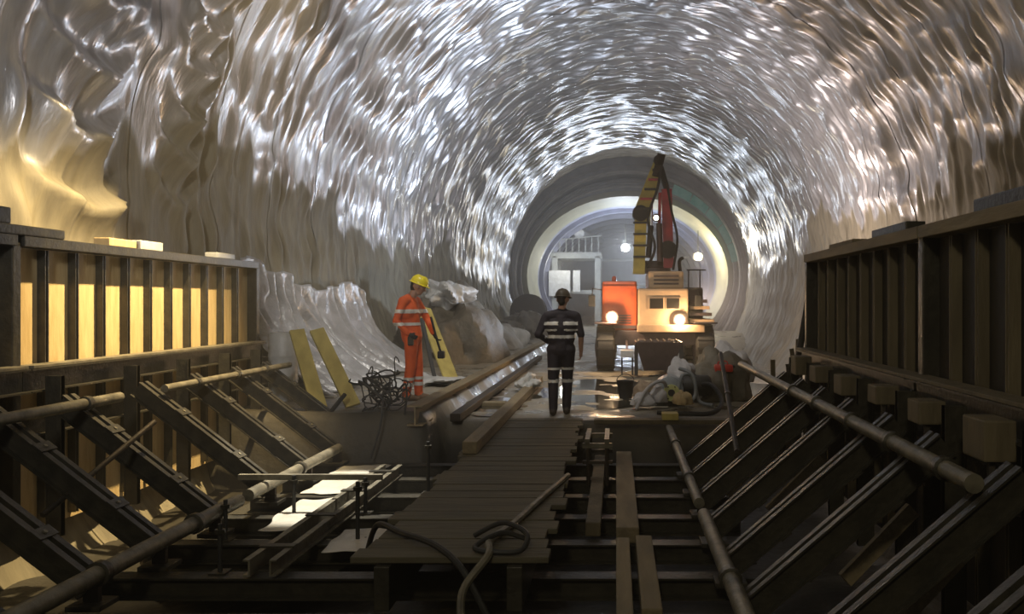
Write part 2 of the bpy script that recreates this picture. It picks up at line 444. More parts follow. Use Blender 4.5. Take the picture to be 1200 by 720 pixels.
# ------------------------------------------------------------------ ground
def floor_height(X, Y):
    h = 0.03 * (fbm(X / 0.6, Y / 0.6, 5, 3) - 0.5) * 2
    z = np.zeros_like(X)
    z = z + 0.22 * sstep(-2.32, -2.5, X) * sstep(10.8, 11.1, Y)          # bench on the left
    z = z - 1.05 * sstep(2.2, 3.4, X) * sstep(47, 40, Y)                  # ditch on the right
    near = sstep(11.9, 11.3, Y) * sstep(-2.5, -2.3, X) + sstep(11.05, 10.75, Y) * (1 - sstep(-2.5, -2.3, X))
    z = z * (1 - near) - near * (0.62 + 0.45 * sstep(2.2, 3.4, X) + 0.12 * sstep(-1.6, -2.2, X))
    return z + h * (1 + 0.8 * near)
def ground():
    ys = np.concatenate([np.arange(-5, 5, 0.25), np.arange(5, 20, 0.08), np.arange(20, 50.3, 0.2), np.arange(50.5, 92.5, 2.0)])
    xs = np.arange(-6.6, 7.75, 0.09)
    Y, X = np.meshgrid(ys, xs, indexing='ij')
    Z = floor_height(X, Y)
    mud = sstep(-0.02, -0.35, Z) * sstep(2.9, 2.2, X) * sstep(12.5, 11.5, Y + 1.2 * (fbm(X, Y, 9, 2) - 0.5)) 
    mud = np.maximum(mud, sstep(12.6, 10.6, Y + 1.5 * (fbm(X / 0.8, Y / 0.8, 9, 3) - 0.5)) * 0.9)
    struct(grid_mesh('floor', np.stack([X, Y, Z], 2), M_FLOOR, None, {'mud': mud}, flip=True), 'rough wet ground of the tunnel with a shallow pit between the formworks')
    # standing water
    def pool(label, x0, x1, y0, y1, z):
        n = 22; g = np.linspace(0, 1, n)
        mb = MB(); pts = []
        for k in range(40):
            t = 2 * math.pi * k / 40; r = 0.86 + 0.14 * math.sin(3 * t + x0) * math.cos(2 * t + y0)
            pts.append(((x0 + x1) / 2 + (x1 - x0) / 2 * r * math.copysign(abs(math.cos(t)) ** 0.7, math.cos(t)), (y0 + y1) / 2 + (y1 - y0) / 2 * r * math.copysign(abs(math.sin(t)) ** 0.7, math.sin(t)), z))
        mb.v = [Vector(p) for p in pts]; mb.f = [tuple(range(40))]
        o = mb.build('puddle', M_WATER); o['kind'] = 'stuff'; o['label'] = label; o['category'] = 'water'
    pool('sheet of still water in the pit under the struts beside the left formwork', -4.3, -1.8, 6.2, 11.3, -0.52)
    pool('shallow puddle on the ground in front of the spraying truck', -1.3, 1.0, 12.6, 18.5, 0.005)
    pool('pale wet patch between the two rails left of the dark clad worker', -2.6, -1.0, 12.2, 17.0, 0.006)
    pool('puddle in the ditch beside the right wall', 3.3, 5.4, 14.0, 30.0, -1.03)
ground()

# ------------------------------------------------------------------ formworks
def formwork(side, xf, y0, y1, studs_y, m_board, m_stud, label, rail_m, blocks, n_lower):
    """side -1 left, +1 right; xf is the studs' face towards the middle"""
    root = thing('wall_formwork', label, 'formwork', (xf, (y0 + y1) / 2, -0.3))
    s = side; dep = 0.075
    zb, zt = 1.10, 2.13
    xb = xf + s * dep                                   # board plane
    def X(a, b): return (min(a, b), max(a, b))
    # boards, one to a bay, upper and lower row
    ys = [y0] + studs_y + [y1]
    for i in range(len(ys) - 1):
        a, b = ys[i] + 0.004, ys[i + 1] - 0.004
        if b - a < 0.05: continue
        x0, x1 = X(xb, xb + s * 0.021)
        j = R.uniform(-0.004, 0.004)
        MB().box((x0 + j, a, zb - 0.06), (x1 + j, b, zt - 0.02)).build('board', m_board, root)
        MB().box((x0 + j, a, -0.35), (x1 + j, b, zb - 0.066)).build('board', m_board, root)
    for y in studs_y:
        MB().hbeam((xf + s * dep / 2, y, -0.3), (xf + s * dep / 2, y, zt - 0.03), dep - 0.004, 0.05, 0.012, (0, 1, 0)).build('stud', m_stud, root)
    # top rail and walers
    x0, x1 = X(xf - s * 0.075, xb + s * 0.05)
    MB().cbox((x0, y0 - 0.05, zt - 0.02), (x1, y1 + 0.03, zt + 0.07), 0.006).build('top_rail', rail_m, root)
    for flip, zz in ((1, 0.99), (1, 0.62)):
        x0, x1 = X(xf - s * 0.16, xf - s * 0.002)
        MB().channel(((x0 + x1) / 2 - s * 0.08 * 0, y0 - 0.1, zz), ((x0 + x1) / 2, y1 + 0.05, zz), 0.09 , 0.20, 0.014, (0, 0, 1), -s).build('waler', M_STEEL, root)
    # dusty ledge plank on the upper waler
    x0, x1 = X(xf - s * 0.17, xf - s * 0.004)
    MB().cbox((x0, y0 - 0.08, 1.092), (x1, y1 + 0.02, 1.118), 0.004).build('ledge', M_DUSTY if s < 0 else M_STUDWOOD, root)
    # end post
    for ye in ((y1 + 0.05),):
        x0, x1 = X(xf - s * 0.05, xb + s * 0.06)
        MB().cbox((x0, ye - 0.05, -0.3), (x1, ye + 0.05, zt + 0.01), 0.01).build('end_post', M_STEEL, root)
    return root

def frange(a, b, d):
    out = []
    while a < b: out.append(a); a += d
    return out

formwork(-1, -5.0, 7.16, 11.75, frange(7.50, 11.6, 0.42), M_PLY, M_STEEL, 'long formwork panel of pale yellow plywood between dark steel studs along the left wall', M_STEEL, None, 0)
formwork(-1, -5.0, 4.3, 7.0, frange(4.5, 6.9, 0.42), M_PLY, M_STEEL, 'near left formwork panel cut off by the edge of the view', M_STEEL, None, 0)
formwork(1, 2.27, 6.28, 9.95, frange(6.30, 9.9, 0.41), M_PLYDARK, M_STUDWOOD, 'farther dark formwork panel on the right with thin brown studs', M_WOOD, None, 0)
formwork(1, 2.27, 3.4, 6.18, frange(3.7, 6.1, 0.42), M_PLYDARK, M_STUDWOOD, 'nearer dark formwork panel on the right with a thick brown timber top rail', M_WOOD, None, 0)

def block(name, label, cat, lo, hi, m, group=None, c=0.012):
    return tag(MB().cbox(lo, hi, c).build(name, m), label, cat, group)

# blocks lying on the top rails
ZT = 2.20
for lab, y0, y1, h, m in (('cream timber offcut lying on the left formwork top rail', 8.42, 8.90, 0.085, M_PLY),
                          ('white block nearest the middle of the left formwork top rail', 8.98, 9.42, 0.10, M_WHITE),
                          ('white block near the far end of the left formwork top rail', 10.7, 11.2, 0.075, M_WHITE)):
    block('offcut', lab, 'block', (-5.16, y0, ZT + 0.001), (-5.0, y1, ZT + h), m, 'offcuts on the left top rail')
block('beam_offcut', 'dark beam lying along the left formwork rail at the edge of the view', 'beam', (-5.10, 4.4, ZT + 0.001), (-4.92, 7.62, ZT + 0.085), M_STEEL)
block('beam_offcut', 'short dark block on top of the dark beam, at the left edge of the view', 'block', (-5.08, 5.9, ZT + 0.086), (-4.94, 6.97, ZT + 0.22), M_STEEL)
for lab, y0, y1, h, m in (('dark block on the near end of the right formwork top rail', 4.68, 5.45, 0.10, M_STEEL),
                          ('dark block in the middle of the right formwork top rail', 6.72, 7.62, 0.085, M_STEEL),
                          ('small brown block near the far end of the right formwork top rail', 8.25, 9.15, 0.06, M_WOOD)):
    block('offcut', lab, 'block', (2.28, y0, ZT + 0.001), (2.44, y1, ZT + h), m, 'offcuts on the right top rail')

# ------------------------------------------------------------------ raking frames bracing the formworks
def frame(side, xf, xl, y, label, group):
    s = side
    root = thing('raking_frame', label, 'strut', (xf - s * 0.24, y, -0.36), group)
    a = Vector((xf - s * 0.30, y, 0.80)); b = Vector((xl, y, -0.20))
    d = (b - a).normalized(); up = Vector((0, 0, 1))
    for e in (-1, 1):
        o = Vector((0, e * 0.025, 0))
        MB().channel(a + o, b + o, 0.055, 0.16, 0.012, up, e * s).build('raker', M_STEEL, root)
        # upright behind the waler
        p = Vector((xf - s * 0.235, y + e * 0.025, -0.34)); q = Vector((xf - s * 0.235, y + e * 0.025, 1.02))
        MB().channel(p, q, 0.055, 0.13, 0.012, (1, 0, 0), -e).build('upright', M_STEEL, root)
    MB().cbox((xl - 0.11, y - 0.11, -0.335), (xl + 0.11, y + 0.11, -0.30), 0.004).build('foot_plate', M_STEEL, root)
    g = MB().bar((xl, y, -0.31), (xl, y, -0.12), 0.10, 0.04, (0, 1, 0)); g.build('gusset', M_RUST, root)
    for k in (0.3, 0.72):
        c = a.lerp(b, k) + Vector((0, 0, 0))
        n = d.cross(Vector((0, 1, 0)))
        MB().bar(c - Vector((0, 0.09, 0)) + n * 0.085, c + Vector((0, 0.09, 0)) + n * 0.085, 0.09, 0.012, n).build('tie_plate', M_STEEL, root)
        MB().lathe(c + n * 0.088, n, [(0.016, -0.012), (0.016, 0.012)] if n.z > 0 else [(0.016, -0.012), (0.016, 0.012)], 6).build('bolt', M_DUSTY, root)
    return root
LY = [3.8, 4.7, 5.54, 6.36, 7.25, 8.4, 9.4, 10.4, 11.3]
RY = [3.3, 4.12, 5.14, 6.0, 6.97, 7.9, 8.8, 9.7]
for i, y in enumerate(LY):
    frame(-1, -5.0, -3.4, y, f'{nth(i)} dark steel raking strut bracing the left formwork', 'raking struts of the left formwork')
for i, y in enumerate(RY):
    frame(1, 2.27, 0.8, y, f'{nth(i)} dark steel raking strut bracing the right formwork', 'raking struts of the right formwork')

# ------------------------------------------------------------------ scaffold tubes
def tube_thing(label, p, q, r, m=M_DUSTY, couplers=(), name='scaffold_tube', wobble=0.0):
    p = Vector(p); q = Vector(q)
    root = thing(name, label, 'pipe', p)
    pts = [p.lerp(q, k / 6) + Vector((0, 0, wobble * math.sin(k * 2.1))) for k in range(7)]
    MB().tube(pts, r, 14).build('tube', m, root, True)
    d = (q - p).normalized()
    for t in couplers:
        c = p.lerp(q, t)
        MB().lathe(c - d * 0.035, d, [(r * 1.05, 0), (r * 1.35, 0.006), (r * 1.35, 0.064), (r * 1.05, 0.07)], 14).build('coupler', M_STEEL, root, True)
    return root
n_r = Vector((-0.66, 0, 0.75))
tube_thing('long grey tube lying across the upper ends of the right raking struts', (1.70, 4.05, 0.78), (1.70, 11.6, 0.80), 0.048, couplers=(0.05, 0.16, 0.28, 0.42, 0.55))
tube_thing('grey tube along the feet of the right raking struts', (0.72, 4.3, -0.10), (0.72, 7.0, -0.10), 0.055, couplers=(0.4,))
tube_thing('farther grey tube along the feet of the right raking struts, ending by the pump', (0.72, 7.4, -0.10), (0.70, 11.3, -0.02), 0.048, couplers=(0.25, 0.7))
tube_thing('grey tube lying across the upper ends of the far left raking struts', (-4.42, 8.35, 0.80), (-4.42, 11.55, 0.80), 0.038, couplers=(0.2, 0.5, 0.75))
tube_thing('dark tube lying across the upper ends of the near left raking struts', (-4.42, 5.2, 0.80), (-4.42, 7.6, 0.80), 0.045, couplers=(0.3, 0.8))
tube_thing('thick grey tube along the feet of the near left raking struts', (-3.32, 4.4, -0.10), (-3.32, 7.5, -0.10), 0.06, couplers=(0.35, 0.75))
tube_thing('grey tube along the feet of the far left raking struts', (-3.32, 7.7, -0.10), (-3.32, 10.2, -0.10), 0.055, couplers=(0.5,))
tube_thing('thin rusty brace crossing between two near left raking struts', (-4.1, 6.1, 0.12), (-3.95, 7.3, 0.62), 0.022, M_RUST)
tube_thing('thin dark bar leaning across the far right raking struts', (1.15, 8.1, 0.22), (1.42, 11.6, 0.95), 0.028, M_RUST, (0.5,))
tube_thing('black prop leaning against the far end of the right formwork', (2.0, 10.3, -0.2), (2.3, 10.16, 1.75), 0.04, M_BLACK)

# ------------------------------------------------------------------ cross beams in the pit and things lying on them
CB = [3.6, 4.5, 5.35, 6.2, 7.05, 7.9, 8.75, 9.6, 10.45]
for i, y in enumerate(CB):
    o = MB().hbeam((-3.75, y, -0.42), (1.15, y, -0.42), 0.16, 0.16, 0.014).build('cross_beam', M_STEEL)
    tag(o, f'{nth(i)} dark steel beam lying across the pit between the strut feet', 'beam', 'cross beams over the pit')
for lab, x, y0, y1, z in (('pair of brown steel channels lying lengthwise over the pit left of the walkway', -2.55, 6.1, 9.7, -0.30),):
    root = thing('channel_pair', lab, 'beam', (x, (y0 + y1) / 2, -0.34))
    for e in (-1, 1):
        MB().channel((x + e * 0.07, y0, z + 0.04), (x + e * 0.07, y1, z + 0.04), 0.05, 0.12, 0.012, (0, 0, 1), e).build('channel', M_DUSTY, root)
    for k in range(4):
        y = y0 + 0.3 + k * 0.95
        MB().box((x - 0.13, y, z + 0.101), (x + 0.13, y + 0.08, z + 0.113)).build('batten', M_STEEL, root)

# walkway of boards laid crosswise
def walkway():
    root = thing('plank_walkway', 'dull brown walkway of boards laid crosswise down the middle of the tunnel', 'walkway', (-1.05, 8.5, -0.34))
    y = 5.5; k = 0
    while y < 12.05:
        w = R.uniform(0.21, 0.27); x0 = -1.68 + R.uniform(-0.06, 0.06); x1 = -0.46 + R.uniform(-0.07, 0.07)
        dz = R.uniform(-0.006, 0.006)
        MB().cbox((x0, y, -0.04 + dz), (x1, y + w - 0.012, 0.0 + dz), 0.005).build('plank', M_PLANK, root)
        y += w; k += 1
    for x in (-1.5, -0.65):
        MB().cbox((x - 0.05, 5.45, -0.335), (x + 0.05, 11.4, -0.05), 0.006).build('bearer', M_STEEL, root)
walkway()

# loose timbers right of the walkway
for lab, x0, x1, y0, y1, z, h, m in (
    ('pale timber lying lengthwise just right of the walkway end', 0.0, 0.19, 7.0, 10.6, -0.335, 0.13, M_WOOD),
    ('left one of two short near timbers lying side by side in the pit', 0.0, 0.105, 5.05, 6.75, -0.335, 0.12, M_WOOD),
    ('right one of two short near timbers lying side by side in the pit', 0.155, 0.285, 5.2, 6.85, -0.335, 0.11, M_WOOD),
    ('dark timber beside the walkway, left of the pale timber', -0.26, -0.13, 7.2, 10.4, -0.335, 0.12, M_STUDWOOD)):
    block('timber', lab, 'timber', (x0, y0, z), (x1, y1, z + h), m, 'timbers lying right of the walkway')
root = thing('steel_trestle', 'small steel trestle standing between the walkway and the pale timber', 'trestle', (-0.05, 9.6, -0.34))
for dx in (-0.20, 0.0):
    for y in (9.2, 9.9):
        MB().tube([(-0.10 + dx, y, -0.33), (-0.10 + dx, y, 0.12)], 0.022, 8).build('leg', M_RUST, root)
for y in (9.2, 9.9):
    MB().bar((-0.36, y, 0.10), (-0.04, y, 0.10), 0.05, 0.05).build('crossbar', M_DUSTY, root)
    MB().bar((-0.36, y, -0.08), (-0.04, y, -0.08), 0.035, 0.035).build('crossbar', M_RUST, root)
for x in (-0.31, -0.10):
    MB().bar((x, 9.15, 0.15), (x, 9.95, 0.15), 0.05, 0.05).build('side_rail', M_DUSTY, root)

# long edge beams and rails beside the walkway, running towards the truck
tag(MB().hbeam((-2.56, 10.85, 0.20), (-2.46, 38, 0.20), 0.20, 0.26, 0.02).build('edge_beam', M_WOOD), 'long brown beam along the edge of the raised bank, beside the orange clad worker', 'beam')
tag(MB().cbox((-1.66, 9.2, 0.008), (-1.50, 17.5, 0.14), 0.012).build('edge_timber', M_WOOD), 'long brown timber on the ground left of the dark clad worker', 'timber')
tag(MB().cbox((-2.26, 11.6, 0.02), (-2.12, 24.5, 0.13), 0.012).build('edge_timber', M_RUST), 'thin brown rail between the bank beam and the long timber', 'rail')
tag(MB().cbox((-2.5, 13.5, 0.0), (-1.76, 13.75, 0.06), 0.01).build('sleeper', M_WOOD), 'short board laid across between the rail and the bank beam', 'board')

# pale sheets added over the cross beams as bright patches of lit floor
def lit_patch(label, x0, x1, y0, y1, seed):
    X, Y = np.meshgrid(np.linspace(x0, x1, 40), np.linspace(y0, y1, 50), indexing='ij')
    Z = -0.328 + 0.02 * (fbm(X / 0.3, Y / 0.3, seed, 3) - 0.3)
    X = X + 0.14 * (fbm(Y / 0.4, X / 0.5, seed + 4, 2) - 0.5); Y = Y + 0.3 * (fbm(X / 0.3, Y / 2, seed + 8, 2) - 0.5)
    o = grid_mesh('lit_patch_sheet', np.stack([X, Y, Z], 2), mat('pale_lit_patch', (0.66, 0.63, 0.55), (0.52, 0.49, 0.41), 0.3, 0, 4, 0.2))
    sd = o.modifiers.new('thick', 'SOLIDIFY'); sd.thickness = 0.004
    tag(o, label, 'sheet', 'added pale sheets standing for lit floor')
lit_patch('added pale sheet standing for lit floor beyond the short grey bar', -3.25, -2.72, 8.75, 10.3, 91)
lit_patch('added pale sheet standing for lit floor at the foot of the far left grey tube', -3.12, -2.75, 7.4, 8.6, 101)
lit_patch('small added pale sheet standing for lit floor between the channel pair and the walkway', -2.35, -1.85, 6.75, 7.4, 111)
# threaded rods standing up from the cross beams on the left
for i, (x, y, z1) in enumerate(((-3.02, 8.0, 0.02), (-2.35, 8.0, 0.0), (-3.25, 7.1, 0.0), (-2.15, 7.1, 0.15), (-1.95, 8.85, 0.20), (-2.9, 6.25, 0.02))):
    side = ['tied by the puddle', 'beside the channel pair', 'nearer the thick grey tube', 'close left of the walkway', 'farthest from the camera', 'nearest to the camera'][i]
    root = thing('threaded_rod', f'black upright rod with a nut plate standing in the pit, {side}', 'rod', (x, y, -0.34), 'rods standing in the pit')
    MB().tube([(x, y, -0.335), (x, y, z1)], 0.018, 8).build('rod', M_BLACK, root)
    MB().box((x - 0.06, y - 0.06, -0.338), (x + 0.06, y + 0.06, -0.326)).build('plate', M_STEEL, root)
    MB().lathe((x, y, z1 - 0.07), (0, 0, 1), [(0.04, 0), (0.04, 0.03)], 6).build('nut', M_STEEL, root)
tag(MB().bar((-3.55, 8.03, 0.0), (-2.2, 8.03, 0.0), 0.05, 0.05).build('guard_bar', M_DUSTY), 'short grey bar laid across the black rods over the puddle', 'bar')

# timber packing blocks on the right between the uprights
for i, (y, z, h) in enumerate(((4.62, 0.80, 0.22), (5.55, 0.86, 0.15), (6.45, 0.88, 0.14), (7.45, 0.84, 0.17), (8.4, 0.86, 0.16), (9.3, 0.86, 0.2))):
    w = [0.28, 0.22, 0.22, 0.26, 0.26, 0.26][i]
    m = M_STUDWOOD
    root = thing('packing_block', f'{nth(i)} tan timber packing block under the right formwork ledge', 'block', (2.0, y, z), 'packing blocks of the right formwork')
    MB().cbox((1.93, y - w / 2, z), (2.105, y + w / 2, z + h), 0.012).build('block', m, root)
    MB().bar((2.0, y - w / 4, z - 0.4), (2.0, y - w / 4, z), 0.03, 0.03, (0, 1, 0)).build('hanger', M_RUST, root)
for i, (x, y, z) in enumerate(((1.35, 8.35, 0.05), (1.2, 9.25, 0.05), (1.5, 10.2, 0.2), (1.62, 7.45, 0.1), (1.75, 4.65, 0.12), (1.78, 5.6, 0.1))):
    names = ['just past the sixth right strut', 'just past the seventh right strut', 'at the far end of the right struts', 'between the fifth and sixth right struts', 'between the second and third right struts', 'between the third and fourth right struts']
    tag(MB().bar((x - 0.28, y, z - 0.28), (x + 0.2, y + 0.1, z + 0.16), 0.10, 0.05, (0, 1, 0)).build('wedge_board', M_WOOD), f'sloping pale timber offcut {names[i]}', 'timber', 'timber offcuts among the right struts')

# ------------------------------------------------------------------ hoses and cables
def smooth_path(pts, n=8):
    pts = [Vector(p) for p in pts]; out = []
    for i in range(len(pts) - 1):
        p0 = pts[max(i - 1, 0)]; p1 = pts[i]; p2 = pts[i + 1]; p3 = pts[min(i + 2, len(pts) - 1)]
        for k in range(n):
            t = k / n
            out.append(0.5 * ((2 * p1) + (-p0 + p2) * t + (2 * p0 - 5 * p1 + 4 * p2 - p3) * t * t + (-p0 + 3 * p1 - 3 * p2 + p3) * t ** 3))
    out.append(pts[-1]); return out
def hose(label, pts, r, m, name='hose', cat='hose', n=8):
    return tag(MB().tube(smooth_path(pts, n), r, 8).build(name, m, None, True), label, cat)
hose('black hose looping across the pit in front of the walkway', [(-1.95, 6.7, -0.3), (-1.76, 6.3, 0.0), (-1.5, 5.95, 0.035), (-1.2, 5.65, 0.035), (-0.98, 5.40, -0.04), (-0.8, 5.3, -0.31)], 0.022, M_BLACK)
hose('grey hose lying along the right edge of the walkway', [(-0.45, 8.0, 0.02), (-0.62, 7.0, 0.03), (-0.75, 6.2, 0.03), (-0.85, 5.75, 0.036), (-0.82, 5.47, 0.02), (-0.95, 5.28, -0.15), (-0.9, 5.0, -0.31)], 0.026, M_DUSTY)
hose('looped black cable at the near end of the walkway', [(-0.98, 5.9, 0.03), (-0.78, 5.85, 0.13), (-0.6, 5.7, 0.10), (-0.62, 5.55, 0.028), (-0.8, 5.52, 0.026), (-0.93, 5.62, 0.03), (-0.78, 5.78, 0.08), (-0.62, 5.84, 0.026)], 0.018, M_BLACK, 'cable', 'cable')

def cable_tangle():
    root = thing('cable_tangle', 'black tangle of cables and wire on the bank by the orange clad worker', 'cables', (-3.0, 11.3, 0.2))
    rr = random.Random(4)
    for k in range(26):
        c = Vector((-3.08 + rr.uniform(-0.22, 0.22), 11.35 + rr.uniform(-0.25, 0.25), 0.50 + rr.uniform(-0.18, 0.18)))
        ax = Vector((rr.uniform(-1, 1), rr.uniform(-1, 1), rr.uniform(-1, 1))).normalized(); u = ax.orthogonal().normalized(); w = ax.cross(u)
        ra = rr.uniform(0.12, 0.26); t0 = rr.uniform(0, 6.28); L = rr.uniform(3, 6.2)
        pts = []
        for q in range(16):
            t = t0 + L * q / 15; p = c + (u * math.cos(t) + w * math.sin(t) * 0.8) * ra * (1 + 0.2 * math.sin(3 * t)); p.z = max(p.z, 0.235); pts.append(p)
        MB().tube(pts, rr.choice([0.008, 0.012, 0.016]), 6).build('cable', M_BLACK, root, True)
    MB().tube(smooth_path([(-2.85, 11.2, 0.5), (-2.74, 11.1, 0.58), (-2.70, 11.0, 0.4), (-2.72, 10.95, 0.2)]), 0.014, 6).build('cable', M_BLACK, root, True)
    MB().tube(smooth_path([(-3.0, 11.1, 0.3), (-2.95, 10.8, 0.4), (-2.96, 10.7, 0.1), (-3.05, 10.6, -0.3)]), 0.014, 6).build('cable', M_BLACK, root, True)
cable_tangle()

# ------------------------------------------------------------------ left bank: drum, planks, mound
def drum(label, x, y, z, r, h, m):
    root = thing('drum', label, 'drum', (x, y, z))
    MB().lathe((x, y, z), (0, 0, 1), [(r * .94, 0), (r, .02), (r, h * .3), (r * 1.03, h * .32), (r * 1.03, h * .35), (r, h * .37), (r, h * .64), (r * 1.03, h * .66), (r * 1.03, h * .69), (r, h * .71), (r, h - .03), (r * .95, h)], 24).build('body', m, root, True)
    MB().lathe((x, y, z + h), (0, 0, 1), [(r * .9, -0.005), (r * .9, .015), (r * .1, .02)], 24).build('lid', m, root, True)
drum('dirty white plastic drum at the far end of the left formwork', -4.78, 12.25, 0.22, 0.20, 0.98, M_WHITE)
for i, (lab, p, q) in enumerate((('left one of two yellow planks leaning beside the white drum', (-3.98, 11.45, 0.22), (-4.50, 12.02, 1.25)),
                                 ('right one of two yellow planks leaning beside the white drum', (-3.62, 11.75, 0.22), (-4.30, 12.25, 1.25)))):
    tag(MB().bar(p, q, 0.20, 0.05, (0.5, -0.8, 0.3)).build('leaning_plank', M_YELLOWBOARD), lab, 'plank', 'yellow planks leaning by the drum')
tag(MB().bar((-3.75, 11.2, 0.2), (-3.62, 11.4, 0.42), 0.04, 0.04).build('steel_stub', M_BLACK), 'short black bar sticking up below the yellow planks', 'bar')

def lump(name, label, cat, c, rad, m, seed, kind=None, flat=True, jit=0.18, res=(72, 40), rot=None):
    rr = random.Random(seed)
    mb = MB().ellipsoid(c, rad, rot, res[0], res[1], jit, rr)
    if flat:
        for v in mb.v: v.z = max(v.z, c[2] - rad[2] * 0.15)
    A = np.array([v[:] for v in mb.v]); cc = np.array(c); rel = (A - cc) / np.array(rad)
    k = 3.2
    nz = fbm(rel[:, 0] * k + rel[:, 2] * 2.1 + seed, rel[:, 1] * k - rel[:, 2] * 1.7, seed, 3) - 0.5
    rg = (1 - np.abs(2 * fbm(rel[:, 1] * 2.6 + rel[:, 0] + seed, rel[:, 2] * 1.3 + rel[:, 0] * 1.5, seed + 31, 2) - 1)) ** 3
    for v, q, g, r0 in zip(mb.v, nz, rg, rel):
        f = 1 + 0.30 * float(q) + 0.10 * float(g)
        v.x = c[0] + (v.x - c[0]) * f; v.y = c[1] + (v.y - c[1]) * f
        if v.z > c[2]: v.z = c[2] + (v.z - c[2]) * f
    return tag(mb.build(name, m, None, True), label, cat)
M_TARP = mat('brown_tarp', (0.17, 0.145, 0.105), (0.10, 0.088, 0.066), 0.6, 0, 4, 0.4)
lump('covered_mound', 'brown tarpaulin covered mound against the left wall behind the orange clad worker', 'mound', (-4.05, 21.2, 0.3), (1.15, 2.2, 1.4), M_TARP, 3)
lump('white_sheet', 'crumpled white sheet lying on top of the tarpaulin covered mound', 'sheet', (-4.1, 20.8, 1.80), (0.5, 0.65, 0.3), M_WHITE, 5, jit=0.35, flat=False)
lump('spoil_heap', 'low grey heap of spoil past the tarpaulin covered mound', 'heap', (-4.0, 27.5, 0.25), (1.1, 2.4, 0.7), M_CONC, 8)
lump('spoil_heap', 'small brown heap of spoil beside the portal on the left', 'heap', (-3.9, 36.0, 0.25), (1.2, 2.4, 0.9), M_TARP, 9)
tag(MB().bar((-2.95, 15.3, 0.25), (-3.75, 16.6, 1.55), 0.32, 0.03, (0.6, -0.5, 0.5)).build('leaning_board', M_YELLOWBOARD), 'yellow green board leaning behind the orange clad worker', 'board')
tag(MB().bar((-3.15, 14.9, 0.24), (-3.55, 15.6, 1.35), 0.06, 0.04).build('leaning_bar', M_BLACK), 'black bar leaning just right of the orange clad worker', 'bar')
lump('white_sheet', 'flat white sheet on the bank to the right of the orange clad worker', 'sheet', (-3.35, 15.2, 0.24), (0.6, 1.0, 0.10), M_WHITE, 15, jit=0.3)
def hung_sheet():
    m = mat('loose_membrane', (0.36, 0.36, 0.36), (0.52, 0.52, 0.54), 0.32, 0.2, 3, 0.5)
    Y, U = np.meshgrid(np.linspace(12.7, 19.0, 170), np.linspace(0, 1, 60), indexing='ij')
    top = 2.3 - 0.08 * (Y - 12.7) + 0.5 * (fbm(Y / 1.2, Y * 0, 5, 2) - 0.5)
    Z = top + (0.27 - top) * U ** 0.9
    X = -5.72 + 1.25 * U ** 2.2 + 0.42 * np.sqrt(np.clip(1 - ((Z - 1.2) / 2.2) ** 2, 0, 1)) * 0.2
    ph = Y / 0.5 + 1.6 * fbm(Y / 0.9, U * 2, 15, 2)
    X = X + (0.04 + 0.12 * U) * np.sin(2 * np.pi * ph) + 0.10 * (fbm(Y / 0.25, U * 4, 25, 3))
    Z = np.maximum(Z + 0.03 * np.sin(7 * Y + 9 * U) * U, 0.24)
    o = grid_mesh('white_sheet', np.stack([X, Y, Z], 2), m)
    sd = o.modifiers.new('thick', 'SOLIDIFY'); sd.thickness = 0.004
    tag(o, 'pale loose plastic sheet hanging down to the foot of the left wall behind the planks', 'sheet')
hung_sheet()
lump('white_sheet', 'small crumpled white sheet on the rails left of the dark clad worker', 'sheet', (-1.62, 15.8, 0.13), (0.18, 0.5, 0.16), M_WHITE, 18, jit=0.3)
# dark equipment at the portal's left foot
root = thing('cable_reel', 'dark cable reel standing at the left foot of the portal', 'reel', (-4.6, 45.0, 0.2))
for e in (-0.45, 0.45):
    MB().lathe((-4.6, 45 + e, 1.15), (0, 1, 0), [(0.95, -0.04), (0.95, 0.04)], 28).build('flange', M_RUST, root)
MB().lathe((-4.6, 44.55, 1.15), (0, 1, 0), [(0.6, 0), (0.62, 0.45), (0.6, 0.9)], 24).build('coil', M_BLACK, root)
MB().box((-5.2, 44.7, 0.02), (-4.0, 45.3, 0.25)).build('cradle', M_STEEL, root)

